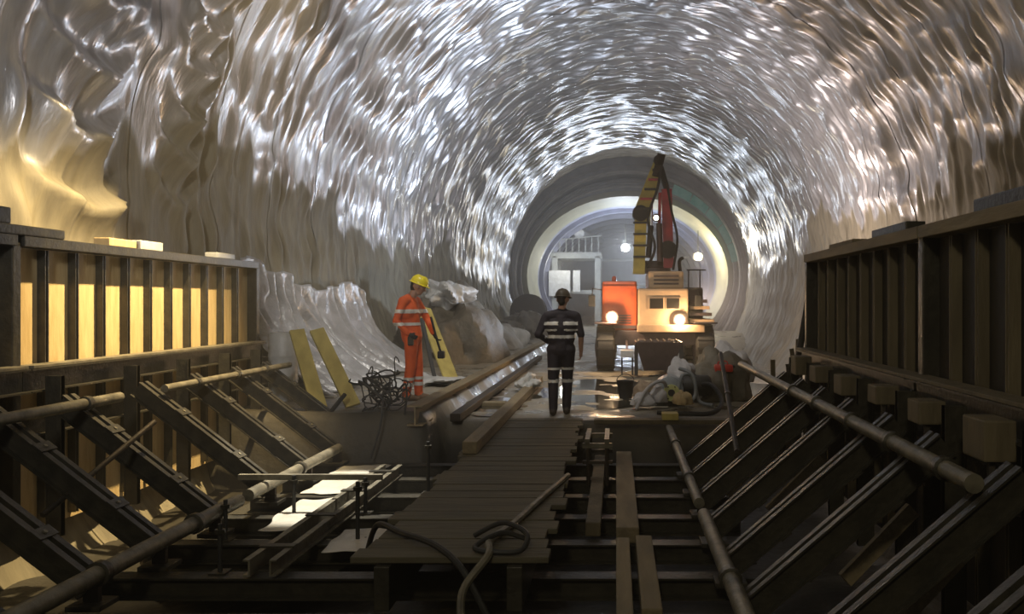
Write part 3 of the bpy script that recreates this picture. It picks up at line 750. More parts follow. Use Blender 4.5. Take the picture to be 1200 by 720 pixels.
# ------------------------------------------------------------------ spraying truck with a folded boom
def truck():
    m_or = mat('orange_paint', (0.62, 0.12, 0.035), (0.45, 0.09, 0.03), 0.4, 0, 5, 0.05)
    m_be = mat('beige_paint', (0.52, 0.36, 0.22), (0.38, 0.27, 0.17), 0.5, 0, 4, 0.1)
    m_yl = mat('boom_yellow', (0.60, 0.47, 0.08), (0.42, 0.33, 0.06), 0.45, 0, 5, 0.1)
    m_rd = mat('boom_red', (0.42, 0.05, 0.06), (0.28, 0.04, 0.05), 0.45, 0, 5, 0.1)
    m_gl = mat('dark_glass', (0.02, 0.018, 0.016), (0.03, 0.028, 0.025), 0.12)
    m_ch = mat('chrome_rod', (0.55, 0.55, 0.55), (0.45, 0.45, 0.45), 0.2, 0.9)
    m_pl = mat('plum_metal', (0.10, 0.075, 0.075), (0.06, 0.045, 0.045), 0.5, 0.2, 5, 0.1)
    root = thing('spraying_truck', 'orange and beige concrete spraying truck with a raised yellow and red boom', 'truck', (0.9, 22.0, 0.0))
    B = lambda lo, hi, name, m, c=0.03, p=root: MB().cbox(lo, hi, c).build(name, m, p)
    ch = B((-0.35, 20.4, 0.62), (2.25, 25.0, 0.98), 'chassis', m_pl)
    for x in (-0.25, 2.12):
        for y in (20.7, 24.2):
            w = MB().lathe((x - 0.22, y, 0.56), (1, 0, 0), [(0.30, 0), (0.50, 0.0), (0.56, 0.05), (0.56, 0.39), (0.50, 0.44), (0.30, 0.44)], 28).build('wheel', M_BLACK, root, True)
            MB().lathe((x - 0.235, y, 0.56), (1, 0, 0), [(0.08, -0.03), (0.26, 0), (0.28, 0.03), (0.28, 0.44), (0.26, 0.47), (0.08, 0.50)], 20).build('hub', m_pl, w, True)
            for k in range(16):
                t = 2 * math.pi * k / 16; c = Vector((x, y + 0.565 * math.cos(t), 0.56 + 0.565 * math.sin(t)))
                MB().bar(c - Vector((0.2, 0, 0)), c + Vector((0.2, 0, 0)), 0.05, 0.03, (0, math.cos(t), math.sin(t))).build('tread', M_BLACK, w)
        MB().cbox((x - 0.27, 20.05, 1.14), (x + 0.27, 21.35, 1.18), 0.012).build('fender', m_pl, root)
    # orange driver's cab on the left
    cab = B((-0.34, 20.5, 0.98), (0.50, 22.6, 2.16), 'cab', m_or, 0.06)
    MB().box((-0.22, 20.485, 1.55), (0.38, 20.5, 2.02)).build('windscreen', m_or, cab)
    MB().box((-0.30, 20.47, 1.98), (0.46, 20.52, 2.04)).build('visor', m_or, cab)
    MB().box((-0.32, 20.47, 1.02), (0.48, 20.5, 1.10)).build('bumper', m_pl, cab)
    for k in range(4):
        MB().box((-0.1, 20.475, 1.14 + k * 0.06), (0.36, 20.497, 1.17 + k * 0.06)).build('grille_bar', m_pl, cab)
    # beige machine housing in the middle and right
    hb = B((0.52, 20.3, 0.98), (1.72, 23.2, 1.98), 'housing', m_be, 0.05)
    up = B((0.78, 20.45, 1.98), (1.62, 22.6, 2.40), 'upper_housing', m_be, 0.05)
    for x0, x1 in ((0.80, 1.12), (1.20, 1.50)):
        w = MB().cbox((x0 - 0.03, 20.27, 1.47), (x1 + 0.03, 20.305, 1.77), 0.01).build('window', m_be, hb)
        MB().box((x0, 20.262, 1.50), (x1, 20.275, 1.74)).build('pane', m_gl, w)
    for k in range(3):
        MB().box((0.9, 20.43, 2.08 + k * 0.09), (1.5, 20.455, 2.12 + k * 0.09)).build('louvre', m_pl, up)
    B((0.50, 20.15, 0.94), (2.1, 20.42, 1.12), 'bumper', m_be, 0.02)
    # right side deck with stacked plates
    for k in range(4):
        B((1.78, 20.5 + 0.05 * k, 1.16 + k * 0.16), (2.36 - 0.05 * k, 22.4, 1.24 + k * 0.16), 'deck_plate', m_pl if k % 2 else m_be, 0.012)
    B((1.78, 22.5, 0.98), (2.3, 24.6, 2.05), 'tank', m_pl, 0.08)
    B((-0.25, 22.8, 0.98), (1.6, 24.9, 1.7), 'rear_deck', m_pl, 0.05)
    # headlights
    for x, z, hx in ((-0.10, 1.30, root), (1.50, 1.24, root)):
        h = MB().lathe((x, 20.32, z), (0, -1, 0), [(0.05, -0.02), (0.12, 0.03), (0.145, 0.11), (0.15, 0.16), (0.135, 0.165)], 20).build('headlight', m_pl, root, True)
        MB().lathe((x, 20.32, z), (0, -1, 0), [(0.128, 0.150), (0.10, 0.166), (0.03, 0.172)], 20).build('lens', emit('headlight_glow', (1.0, 0.74, 0.42), 60), h, True)
        lamp('headlight_beam', 'POINT', (x, 20.0, z), 75, (1.0, 0.66, 0.36), None, 0.06)
    # boom
    tt = MB().lathe((0.95, 21.4, 2.38), (0, 0, 1), [(0.42, 0), (0.42, 0.12), (0.3, 0.16), (0.3, 0.3)], 24).build('turntable', m_pl, root, True)
    MB().cbox((0.50, 21.1, 2.42), (0.74, 21.7, 2.62), 0.03).build('boom_base', m_pl, root)
    bl = MB().bar((0.56, 21.2, 2.35), (0.62, 21.2, 3.95), 0.29, 0.28, (0, 1, 0)).build('boom_lower', m_yl, root)
    bu = MB()
    bu.prism((0.60, 21.2, 3.75), (1.06, 21.2, 5.15), [(-0.21, -0.15), (0.21, -0.15), (0.21, 0.15), (-0.21, 0.15)], (0, 1, 0))
    for v in bu.v:
        if v.z > 4.8: v.x = 1.06 + (v.x - 1.06) * 0.5
    bu.build('boom_upper', m_yl, root)
    MB().lathe((0.60, 21.0, 3.85), (0, 1, 0), [(0.2, 0), (0.2, 0.4)], 18).build('boom_joint', M_BLACK, root, True)
    MB().bar((1.30, 21.15, 2.5), (1.25, 21.15, 4.45), 0.25, 0.22, (0, 1, 0)).build('jib', m_rd, root)
    MB().bar((1.27, 21.15, 4.4), (1.10, 21.15, 5.0), 0.14, 0.18, (0, 1, 0)).build('jib_tip', M_BLACK, root)
    MB().bar((0.98, 21.05, 4.75), (1.12, 21.05, 5.3), 0.20, 0.2, (0, 1, 0)).build('boom_head', M_RUST, root)
    MB().lathe((1.05, 20.95, 5.15), (0, 1, 0), [(0.13, 0), (0.13, 0.3)], 16).build('head_pulley', M_BLACK, root, True)
    MB().lathe((1.28, 20.98, 2.95), (0, 1, 0), [(0.22, 0), (0.22, 0.34)], 18).build('jib_joint', M_BLACK, root, True)
    for (p, q, r, m, nm) in (((0.80, 21.1, 2.75), (0.86, 21.1, 3.55), 0.07, M_BLACK, 'ram_barrel'), ((0.86, 21.1, 3.5), (0.88, 21.1, 4.3), 0.04, m_ch, 'ram_rod'),
                             ((1.08, 21.0, 2.65), (1.06, 21.0, 3.6), 0.075, m_pl, 'ram_barrel'), ((1.06, 21.0, 3.55), (1.08, 21.0, 4.35), 0.04, m_rd, 'ram_rod')):
        MB().tube([p, q], r, 12).build(nm, m, root, True)
    MB().tube(smooth_path([(0.75, 20.98, 2.5), (0.95, 20.9, 3.0), (0.78, 20.95, 3.7), (1.0, 20.95, 4.4), (1.12, 20.95, 5.0)]), 0.035, 8).build('boom_hose', M_BLACK, root, True)
    MB().tube(smooth_path([(1.4, 20.98, 2.45), (1.5, 20.9, 3.2), (1.36, 20.95, 3.9), (1.25, 20.95, 4.6)]), 0.03, 8).build('boom_hose', M_BLACK, root, True)
    wl = MB().lathe((0.98, 20.95, 3.72), (0, -1, 0), [(0.06, -0.05), (0.10, 0.03), (0.10, 0.06)], 16).build('work_lamp', m_pl, root, True)
    MB().lathe((0.98, 20.95, 3.72), (0, -1, 0), [(0.085, 0.055), (0.03, 0.066)], 16).build('lens', emit('work_lamp_glow', (1.0, 0.93, 0.66), 14), wl, True)
    for k in range(4):
        z = 2.75 + 0.28 * k
        MB().box((0.42, 21.02, z), (0.80, 21.05, z + 0.05)).build('boom_clamp', M_STEEL, root)
    for k in range(5):
        t = 0.15 + 0.17 * k
        c = Vector((0.60, 21.02, 3.75)).lerp(Vector((1.06, 21.02, 5.15)), t)
        MB().box((c.x - 0.17 + 0.02 * k, 20.99, c.z - 0.025), (c.x + 0.19 - 0.02 * k, 21.04, c.z + 0.03)).build('boom_clamp', m_rd if k % 2 else M_STEEL, root)
    # mirrors, beacon, exhaust and rails
    for x, sx in ((-0.34, -1), (1.72, 1)):
        a = MB().tube([(x, 20.6, 1.95), (x + sx * 0.22, 20.4, 1.98), (x + sx * 0.24, 20.4, 1.75)], 0.015, 6).build('mirror_arm', M_BLACK, root)
        MB().cbox((x + sx * 0.24 - 0.08, 20.36, 1.55), (x + sx * 0.24 + 0.08, 20.41, 1.82), 0.015).build('mirror', M_BLACK, a)
    MB().lathe((-0.05, 21.2, 2.15), (0, 0, 1), [(0.07, 0), (0.07, 0.02), (0.055, 0.03), (0.055, 0.12), (0.03, 0.15)], 14).build('beacon', m_or, root, True)
    MB().tube(smooth_path([(1.68, 22.9, 1.9), (1.72, 22.9, 2.4), (1.70, 22.9, 2.75), (1.80, 22.9, 2.85)]), 0.05, 10).build('exhaust', M_RUST, root, True)
    for x in (1.9, 2.2):
        MB().tube([(x, 22.4, 1.7), (x, 22.4, 2.5)], 0.02, 6).build('rail_post', m_pl, root)
    MB().tube([(1.85, 22.4, 2.5), (2.35, 22.4, 2.5)], 0.02, 6).build('handrail', m_pl, root)
    for k in range(3):
        MB().box((-0.30, 20.30, 0.30 + 0.17 * k), (0.02, 20.42, 0.33 + 0.17 * k)).build('step', M_STEEL, root)
    # hopper at the front
    hp = MB(); A = [(0.42, 18.6), (1.45, 18.6), (1.45, 19.7), (0.42, 19.7)]; Bq = [(0.62, 18.85), (1.25, 18.85), (1.25, 19.5), (0.62, 19.5)]
    hp.v = [Vector((x, y, 0.78)) for x, y in A] + [Vector((x, y, 0.14)) for x, y in Bq] + [Vector((x * 0.92 + 0.075, y * 0.92 + 1.53, 0.78)) for x, y in A] + [Vector((x, y, 0.26)) for x, y in Bq]
    hp.f = [(i, (i + 1) % 4, 4 + (i + 1) % 4, 4 + i) for i in range(4)] + [(4, 5, 6, 7)] + [(8 + i, 8 + (i + 1) % 4, 12 + (i + 1) % 4, 12 + i) for i in range(4)] + [(12, 13, 14, 15)] + [(i, (i + 1) % 4, 8 + (i + 1) % 4, 8 + i) for i in range(4)]
    h = hp.build('hopper', m_pl, root)
    for k in range(7):
        x = 0.50 + k * 0.145
        MB().tube([(x, 18.62, 0.80), (x, 19.68, 0.80)], 0.014, 6).build('grate_bar', M_RUST, h)
    for x in (0.44, 1.42):
        MB().bar((x, 18.7, 0.04), (x, 18.7, 0.74), 0.08, 0.08, (0, 1, 0)).build('hopper_leg', M_BLACK, root)
    MB().bar((0.6, 19.6, 0.5), (0.6, 20.4, 0.75), 0.14, 0.12).build('drawbar', m_pl, root)
    MB().bar((1.3, 19.6, 0.5), (1.3, 20.4, 0.75), 0.14, 0.12).build('drawbar', m_pl, root)
    st = MB().cbox((0.10, 18.9, 0.42), (0.40, 19.4, 0.58), 0.02).build('control_box', M_WHITE, root)
    for x in (0.13, 0.37):
        MB().bar((x, 19.1, 0.02), (x, 19.1, 0.42), 0.04, 0.04, (0, 1, 0)).build('box_leg', M_BLACK, root)
    MB().bar((0.25, 19.4, 0.5), (0.25, 20.5, 0.75), 0.05, 0.05).build('box_arm', m_pl, root)
truck()

# ------------------------------------------------------------------ heap of gear in front of the truck
def gear():
    m_red = mat('red_plastic', (0.60, 0.05, 0.03), (0.45, 0.04, 0.03), 0.4)
    m_lime = mat('lime_paint', (0.62, 0.64, 0.28), (0.5, 0.5, 0.2), 0.5)
    m_sack = mat('tan_sack', (0.55, 0.42, 0.22), (0.4, 0.3, 0.16), 0.75, 0, 6, 0.3)
    m_bg = mat('blue_grey_hose', (0.24, 0.26, 0.28), (0.16, 0.18, 0.20), 0.5)
    # pump with flanged outlet
    root = thing('pump', 'grey pump with a lime painted flanged outlet in the heap before the truck', 'pump', (0.9, 13.6, 0.0))
    MB().lathe((0.86, 13.25, 0.24), (0, 1, 0), [(0.07, 0.0), (0.13, 0.0), (0.13, 0.035), (0.08, 0.04), (0.08, 0.4)], 20).build('outlet_flange', m_lime, root, True)
    MB().lathe((0.86, 13.24, 0.24), (0, 1, 0), [(0.055, 0.0), (0.055, 0.02)], 16).build('bore', M_BLACK, root)
    for k in range(6):
        t = math.pi / 3 * k
        MB().lathe((0.86 + 0.105 * math.cos(t), 13.245, 0.24 + 0.105 * math.sin(t)), (0, 1, 0), [(0.012, -0.01), (0.012, 0.02)], 6).build('bolt', M_STEEL, root)
    MB().lathe((0.86, 13.6, 0.24), (0, 1, 0), [(0.1, 0), (0.22, 0.05), (0.24, 0.3), (0.2, 0.42), (0.1, 0.45)], 20).build('casing', m_bg, root, True)
    MB().cbox((0.62, 13.5, 0.0), (1.12, 14.1, 0.06), 0.01).build('base', M_STEEL, root)
    MB().lathe((1.08, 13.8, 0.3), (1, 0, 0), [(0.15, 0), (0.17, 0.05), (0.17, 0.4), (0.13, 0.45)], 18).build('motor', M_BLACK, root, True)
    rr = random.Random(9)
    for lab, c, rad, m in (('pale grey sack slumped at the left end of the heap before the truck', (0.42, 13.1, 0.10), (0.20, 0.16, 0.15), M_GREYSACK),
                           ('pale grey sack leaning just left of the lime flange', (0.64, 13.2, 0.14), (0.13, 0.13, 0.2), M_GREYSACK),
                           ('tan sack at the near right of the heap before the truck', (1.02, 13.0, 0.12), (0.14, 0.16, 0.15), m_sack),
                           ('brown sack lying behind the grey sacks', (0.5, 13.8, 0.16), (0.2, 0.2, 0.2), mat('brown_sack', (0.25, 0.19, 0.13), (0.18, 0.13, 0.09), 0.8)),
                           ('grey bundled sheet on top of the heap before the truck', (1.08, 14.2, 0.42), (0.22, 0.25, 0.26), M_GREYSACK),
                           ('dark covered bulk at the right of the heap before the truck', (1.75, 14.6, 0.1), (0.55, 0.6, 0.62), M_TARP),
                           ('pale boulder like bundle behind the dark covered bulk', (2.15, 17.0, 0.15), (0.5, 0.5, 0.62), M_GREYSACK)):
        k = 'sack' if 'sack' in lab else 'bundle'
        lump(k, lab, k, c, rad, m, rr.randint(0, 99), jit=0.16, res=(40, 24))
    hoses = (('coiled blue grey hose hanging over the pump', [(1.0, 13.5, 0.6), (1.2, 13.4, 0.5), (1.24, 13.35, 0.2), (1.1, 13.3, 0.08), (0.98, 13.35, 0.25), (1.05, 13.4, 0.5), (1.22, 13.45, 0.45), (1.3, 13.4, 0.1), (1.5, 13.2, 0.05)], 0.03, m_bg),
             ('black hose running from the pump towards the right struts', [(1.3, 13.8, 0.3), (1.5, 13.4, 0.35), (1.6, 12.9, 0.15), (1.4, 12.4, 0.04), (1.0, 12.3, 0.04), (0.6, 12.4, 0.04)], 0.035, M_BLACK),
             ('pale hose arching over the sacks before the truck', [(0.3, 12.9, 0.03), (0.45, 13.0, 0.30), (0.62, 13.1, 0.42), (0.75, 13.2, 0.40), (0.8, 13.4, 0.2)], 0.028, M_GREYSACK))
    for lab, pts, r, m in hoses: hose(lab, pts, r, m)
    # red can on the dark bulk
    root = thing('fuel_can', 'small red can lying on the dark covered bulk', 'can', (1.78, 14.05, 0.5))
    MB().cbox((1.62, 13.98, 0.50), (1.92, 14.18, 0.62), 0.03).build('body', m_red, root, True)
    MB().tube(smooth_path([(1.68, 14.08, 0.61), (1.70, 14.08, 0.67), (1.82, 14.08, 0.67), (1.84, 14.08, 0.61)]), 0.012, 6).build('handle', m_red, root, True)
    MB().lathe((1.90, 14.08, 0.58), (1, 0, 0.3), [(0.025, 0), (0.025, 0.06)], 10).build('cap', M_BLACK, root)
    # bucket
    root = thing('bucket', 'dark bucket on the ground left of the grey sacks', 'bucket', (0.16, 14.6, 0.0))
    MB().lathe((0.16, 14.6, 0.0), (0, 0, 1), [(0.11, 0), (0.15, 0.30), (0.16, 0.31), (0.14, 0.30), (0.10, 0.03)], 18).build('body', M_BLACK, root, True)
    MB().tube([(0.16 + 0.15 * math.cos(t), 14.6, 0.30 + 0.12 * math.sin(t)) for t in [math.pi * k / 10 for k in range(11)]], 0.008, 6).build('handle', M_STEEL, root, True)
    # loose boards crossing the pit end
    tag(MB().cbox((-0.3, 11.5, 0.0), (1.9, 11.72, 0.06), 0.01).build('edge_board', M_STUDWOOD), 'dark board lying across the end of the pit before the heap', 'board')
    tag(MB().cbox((0.62, 11.45, 0.06), (0.84, 11.7, 0.15), 0.01).build('offcut', M_YELLOWBOARD), 'small yellow offcut sitting on the dark board across the pit end', 'block')
gear()

# debris sticking up past the right formwork
rr = random.Random(12)
for i in range(5):
    x = 2.05 + 0.16 * i; y = 11.0 + 0.2 * i
    h = [0.9, 0.7, 1.15, 0.8, 1.0][i]
    lab = ['leftmost', 'second from left', 'middle', 'fourth from left', 'rightmost'][i]
    tag(MB().bar((x, y, -0.6), (x + rr.uniform(-0.25, 0.25), y + 0.1, h), 0.06, 0.03, (0, 1, 0)).build('stake', [M_STUDWOOD, M_RUST][i % 2]), f'{lab} of five rough stakes past the end of the right formwork', 'stake', 'stakes past the right formwork')

# ------------------------------------------------------------------ beyond the portal: gantry and lamps
def far_things():
    m_g = mat('gantry_grey', (0.34, 0.36, 0.34), (0.25, 0.26, 0.25), 0.5, 0.1, 4)
    root = thing('gantry', 'grey steel work gantry standing in the far tunnel on the left', 'gantry', (-2.8, 62, 0.0))
    for x in (-4.3, -1.3):
        for y in (60.0, 64.0):
            MB().bar((x, y, 0.0), (x, y, 4.9), 0.4, 0.4, (0, 1, 0)).build('leg', m_g, root)
    for y in (60.0, 64.0):
        MB().bar((-4.6, y, 4.95), (-1.0, y, 4.95), 0.35, 0.4).build('crossbeam', m_g, root)
        MB().bar((-4.4, y, 2.4), (-1.2, y, 2.4), 0.2, 0.25).build('crossbeam', m_g, root)
    for x in (-4.3, -1.3):
        MB().bar((x, 59.8, 4.95), (x, 64.2, 4.95), 0.3, 0.3).build('side_beam', m_g, root)
    for k in range(8):
        x = -4.4 + k * 0.45
        MB().bar((x, 59.8, 5.2), (x, 59.8, 6.0 + 0.05 * k), 0.06, 0.06, (0, 1, 0)).build('railing_post', m_g, root)
    MB().bar((-4.6, 59.8, 6.0), (-1.0, 59.8, 6.35), 0.07, 0.07).build('handrail', m_g, root)
    MB().box((-4.5, 59.9, 5.15), (-1.1, 64.1, 5.2)).build('deck', m_g, root)
    block('tarp_screen', 'bright white screen hung on the left leg of the far gantry', 'screen', (-4.7, 59.55, 2.1), (-3.2, 59.62, 3.9), M_WHITE, None, 0.01)
    block('tarp_screen', 'narrow white panel hung in the middle of the far gantry', 'screen', (-3.0, 59.4, 2.4), (-2.5, 59.5, 3.9), M_WHITE, None, 0.01)
    # service pipes
    for z, lab in ((4.9, 'upper service pipe strung across the far tunnel'), (2.9, 'lower service pipe strung across the far tunnel')):
        tag(MB().tube([(-1.0, 66, z), (5.6, 66, z + 0.2)], 0.12, 10).build('service_pipe', m_g, None, True), lab, 'pipe')
    root = thing('vent_duct', 'pale ventilation duct hung under the far tunnel crown', 'duct', (-1.2, 68, 6.4))
    MB().tube([(-2.6, 60, 5.6 + 0.9), (-1.4, 72, 6.9)], 0.35, 14).build('duct', M_WHITE, root, True)
    for k in range(5):
        MB().tube([(-2.5 + 0.25 * k, 61 + 2.4 * k, 6.55 + 0.08 * k), (-2.5 + 0.25 * k, 61 + 2.4 * k, 7.5)], 0.03, 6).build('hanger', m_g, root)
    # lamps
    for lab, p, colr, pw, es in (('white floodlight shining in the middle of the far tunnel', (0.62, 56.0, 5.25), (0.78, 0.87, 1.0), 1000, 40),
                                 ('warm floodlight at the right inside the far tunnel mouth', (5.0, 52.0, 4.45), (1.0, 0.86, 0.62), 420, 30)):
        root = thing('floodlight', lab, 'lamp', p)
        x, y, z = p
        MB().cbox((x - 0.3, y, z - 0.22), (x + 0.3, y + 0.22, z + 0.22), 0.03).build('housing', M_STEEL, root)
        MB().lathe((x, y - 0.01, z), (0, -1, 0), [(0.24, 0), (0.2, 0.03), (0.05, 0.05)], 18).build('lens', emit('lamp_glow_%d' % int(es), colr, es), root, True)
        MB().tube([(x, y + 0.1, z + 0.2), (x, y + 0.1, z + 1.6)], 0.03, 6).build('hanger', M_STEEL, root)
        lamp('floodlight_bulb', 'POINT', (x, y - 0.5, z), pw, colr, None, 0.25)
    lamp('gantry_bulb', 'POINT', (-3.6, 57.6, 4.2), 160, (1.0, 0.95, 0.80), None, 0.15)
far_things()

# ------------------------------------------------------------------ people
def build_body(name, prims, mats, parent, voxel=0.011, bands=(), band_mat=None, smooth_it=4):
    """prims: (list of points, list of radii, material index); fused into one continuous skin"""
    mb = MB(); tags = []
    for pts, rs, mi in prims:
        pts = [Vector(p) for p in pts]
        mb.tube(pts, rs, 14)
        for p, r in zip(pts, rs): mb.ellipsoid(p, (r, r, r), None, 14, 8)
        for i in range(len(pts) - 1):
            L = (pts[i + 1] - pts[i]).length; n = max(2, int(L / 0.012))
            for k in range(n + 1):
                t = k / n; tags.append((pts[i].lerp(pts[i + 1], t), rs[i] * (1 - t) + rs[i + 1] * t, mi))
    off = world_loc(parent)
    me = bpy.data.meshes.new(name); me.from_pydata([v for v in mb.v], [], mb.f)
    tmp = bpy.data.objects.new(name + '_tmp', me); COL.objects.link(tmp)
    md = tmp.modifiers.new('r', 'REMESH'); md.mode = 'VOXEL'; md.voxel_size = voxel
    dg = bpy.context.evaluated_depsgraph_get(); dg.update()
    nm = bpy.data.meshes.new_from_object(tmp.evaluated_get(dg))
    bpy.data.objects.remove(tmp)
    bm = bmesh.new(); bm.from_mesh(nm)
    for _ in range(smooth_it): bmesh.ops.smooth_vert(bm, verts=bm.verts, factor=0.5, use_axis_x=True, use_axis_y=True, use_axis_z=True)
    P = np.array([[*t[0]] for t in tags]); Rr = np.array([t[1] for t in tags]); MI = np.array([t[2] for t in tags])
    F = np.array([f.calc_center_median()[:] for f in bm.faces])
    best = np.zeros(len(F), int); bd = np.full(len(F), 1e9)
    for i in range(len(P)):
        d = np.sqrt(((F - P[i]) ** 2).sum(1)) - Rr[i]
        m = d < bd; bd[m] = d[m]; best[m] = MI[i]
    for f, mi in zip(bm.faces, best): f.material_index = int(mi); f.smooth = True
    bm.normal_update()
    kids = []
    for bname, test, bmat in bands:
        vm = {}; vs = []; fs = []
        for f, c in zip(bm.faces, F):
            if test(c, f.material_index):
                idx = []
                for v in f.verts:
                    if v.index not in vm:
                        vm[v.index] = len(vs); vs.append(v.co + v.normal * 0.008)
                    idx.append(vm[v.index])
                fs.append(tuple(idx))
        kids.append((bname, vs, fs, bmat))
    out = bpy.data.meshes.new(name); 
    for v in bm.verts: v.co -= off
    bm.to_mesh(out); bm.free()
    for m in mats: out.materials.append(m)
    o = bpy.data.objects.new(name, out); COL.objects.link(o); o.parent = parent
    for bname, vs, fs, bmat in kids:
        if not fs: continue
        b = MB(); b.v = vs; b.f = fs; b.build(bname, bmat, parent, True)
    return o

def hand(wrist, d, side, curl_dir, mi, s=1.0):
    """palm and five fingers; d along the hand, side towards the thumb, curl_dir where fingers bend"""
    w = Vector(wrist); d = Vector(d).normalized(); t = Vector(side); t = (t - d * t.dot(d)).normalized(); c = Vector(curl_dir); c = (c - d * c.dot(d)).normalized()
    pr = [([w, w + d * 0.05 * s], [0.027 * s, 0.030 * s], mi)]
    for k, (o, L) in enumerate(((0.033, 0.068), (0.011, 0.076), (-0.011, 0.071), (-0.032, 0.056))):
        a = w + d * 0.045 * s + t * o * s * 0.7; b0 = w + d * 0.092 * s + t * o * s
        b1 = b0 + (d * 0.75 + c * 0.65) * L * 0.5 * s; b2 = b1 + (d * 0.15 + c * 0.95) * L * 0.45 * s
        pr.append(([a, b0, b1, b2], [0.013 * s, 0.0105 * s, 0.0095 * s, 0.008 * s], mi))
    a = w + d * 0.02 * s + t * 0.02 * s; b0 = w + d * 0.055 * s + t * 0.05 * s + c * 0.012 * s; b1 = b0 + (d * 0.7 + c * 0.5 + t * 0.1) * 0.042 * s
    pr.append(([a, b0, b1], [0.014 * s, 0.011 * s, 0.009 * s], mi))
    return pr

def head(c, fwd, up, mi_skin, mi_hair=None):
    """fused head: skull, jaw, nose, ears"""
    c = Vector(c); f = Vector(fwd).normalized(); u = Vector(up); u = (u - f * u.dot(f)).normalized(); r = f.cross(u)
    pr = [([c - f * 0.02 + u * 0.02, c + f * 0.025 + u * 0.02], [0.088, 0.08], mi_skin),
          ([c + f * 0.02, c + f * 0.045 - u * 0.075], [0.072, 0.042], mi_skin),
          ([c + f * 0.098 + u * 0.02, c + f * 0.115 - u * 0.022], [0.010, 0.015], mi_skin),
          ([c + f * 0.088 - u * 0.052 - r * 0.018, c + f * 0.088 - u * 0.052 + r * 0.018], [0.009, 0.009], mi_skin)]
    for e in (-1, 1):
        pr.append(([c + r * e * 0.086 + u * 0.02, c + r * e * 0.09 - u * 0.02], [0.016, 0.011], mi_skin))
    if mi_hair is not None:
        pr.append(([c - f * 0.045 + u * 0.04, c - f * 0.055 - u * 0.03], [0.078, 0.055], mi_hair))
    return pr

def helmet(c, fwd, up, m, parent, m_strap=None):
    c = Vector(c); f = Vector(fwd).normalized(); u = Vector(up); u = (u - f * u.dot(f)).normalized(); r = f.cross(u)
    mb = MB(); nu, nv = 24, 8; o = 0
    for j in range(nv + 1):
        b = (math.pi / 2) * j / nv
        for i in range(nu):
            a = 2 * math.pi * i / nu; rr2 = 1.0 if j else 1.0
            mb.v.append(c + (f * math.cos(a) * 0.132 + r * math.sin(a) * 0.112) * math.cos(b) + u * (0.125 * math.sin(b) + (0.012 if abs(math.sin(a)) < 0.25 and 1 < j < 7 else 0)))
    for j in range(nv):
        for i in range(nu): i2 = (i + 1) % nu; mb.f.append((j * nu + i, j * nu + i2, (j + 1) * nu + i2, (j + 1) * nu + i))
    h = mb.build('helmet', m, parent, True)
    br = MB(); n = 24
    for rad, du in ((1.0, 0.006), (1.14, -0.004), (1.14, -0.010), (1.0, -0.004)):
        for i in range(n):
            a = 2 * math.pi * i / n; k = rad + (0.16 * max(0, math.cos(a)) if rad > 1 else 0)
            br.v.append(c + (f * math.cos(a) * 0.132 + r * math.sin(a) * 0.112) * k + u * du)
    for j in range(4):
        for i in range(n): i2 = (i + 1) % n; br.f.append((j * n + i, j * n + i2, ((j + 1) % 4) * n + i2, ((j + 1) % 4) * n + i))
    br.build('helmet_brim', m, h, True)
    return h

M_SKIN = mat('skin', (0.48, 0.28, 0.19), (0.42, 0.24, 0.16), 0.5, 0, 8)
M_HAIR = mat('dark_hair', (0.03, 0.022, 0.016), (0.02, 0.015, 0.01), 0.6)
M_ORANGE = mat('orange_overalls', (0.85, 0.14, 0.02), (0.72, 0.10, 0.015), 0.7, 0, 5, 0.3, 14)
M_NAVY = mat('navy_workwear', (0.020, 0.016, 0.024), (0.032, 0.026, 0.034), 0.75, 0, 5, 0.3, 14)
M_REFL = mat('reflective_tape', (0.78, 0.76, 0.70), (0.66, 0.64, 0.58), 0.4, 0.1, 12)
M_BOOT = mat('work_boot', (0.035, 0.028, 0.02), (0.06, 0.045, 0.03), 0.6)
M_BOOTTAN = mat('tan_work_boot', (0.22, 0.13, 0.07), (0.14, 0.09, 0.05), 0.65)
M_HELM = mat('yellow_helmet', (0.85, 0.72, 0.03), (0.8, 0.66, 0.02), 0.35)
M_HELMD = mat('dark_helmet', (0.07, 0.055, 0.035), (0.05, 0.04, 0.028), 0.45)

def at(base, pts): b = Vector(base); return [b + Vector(p) for p in pts]

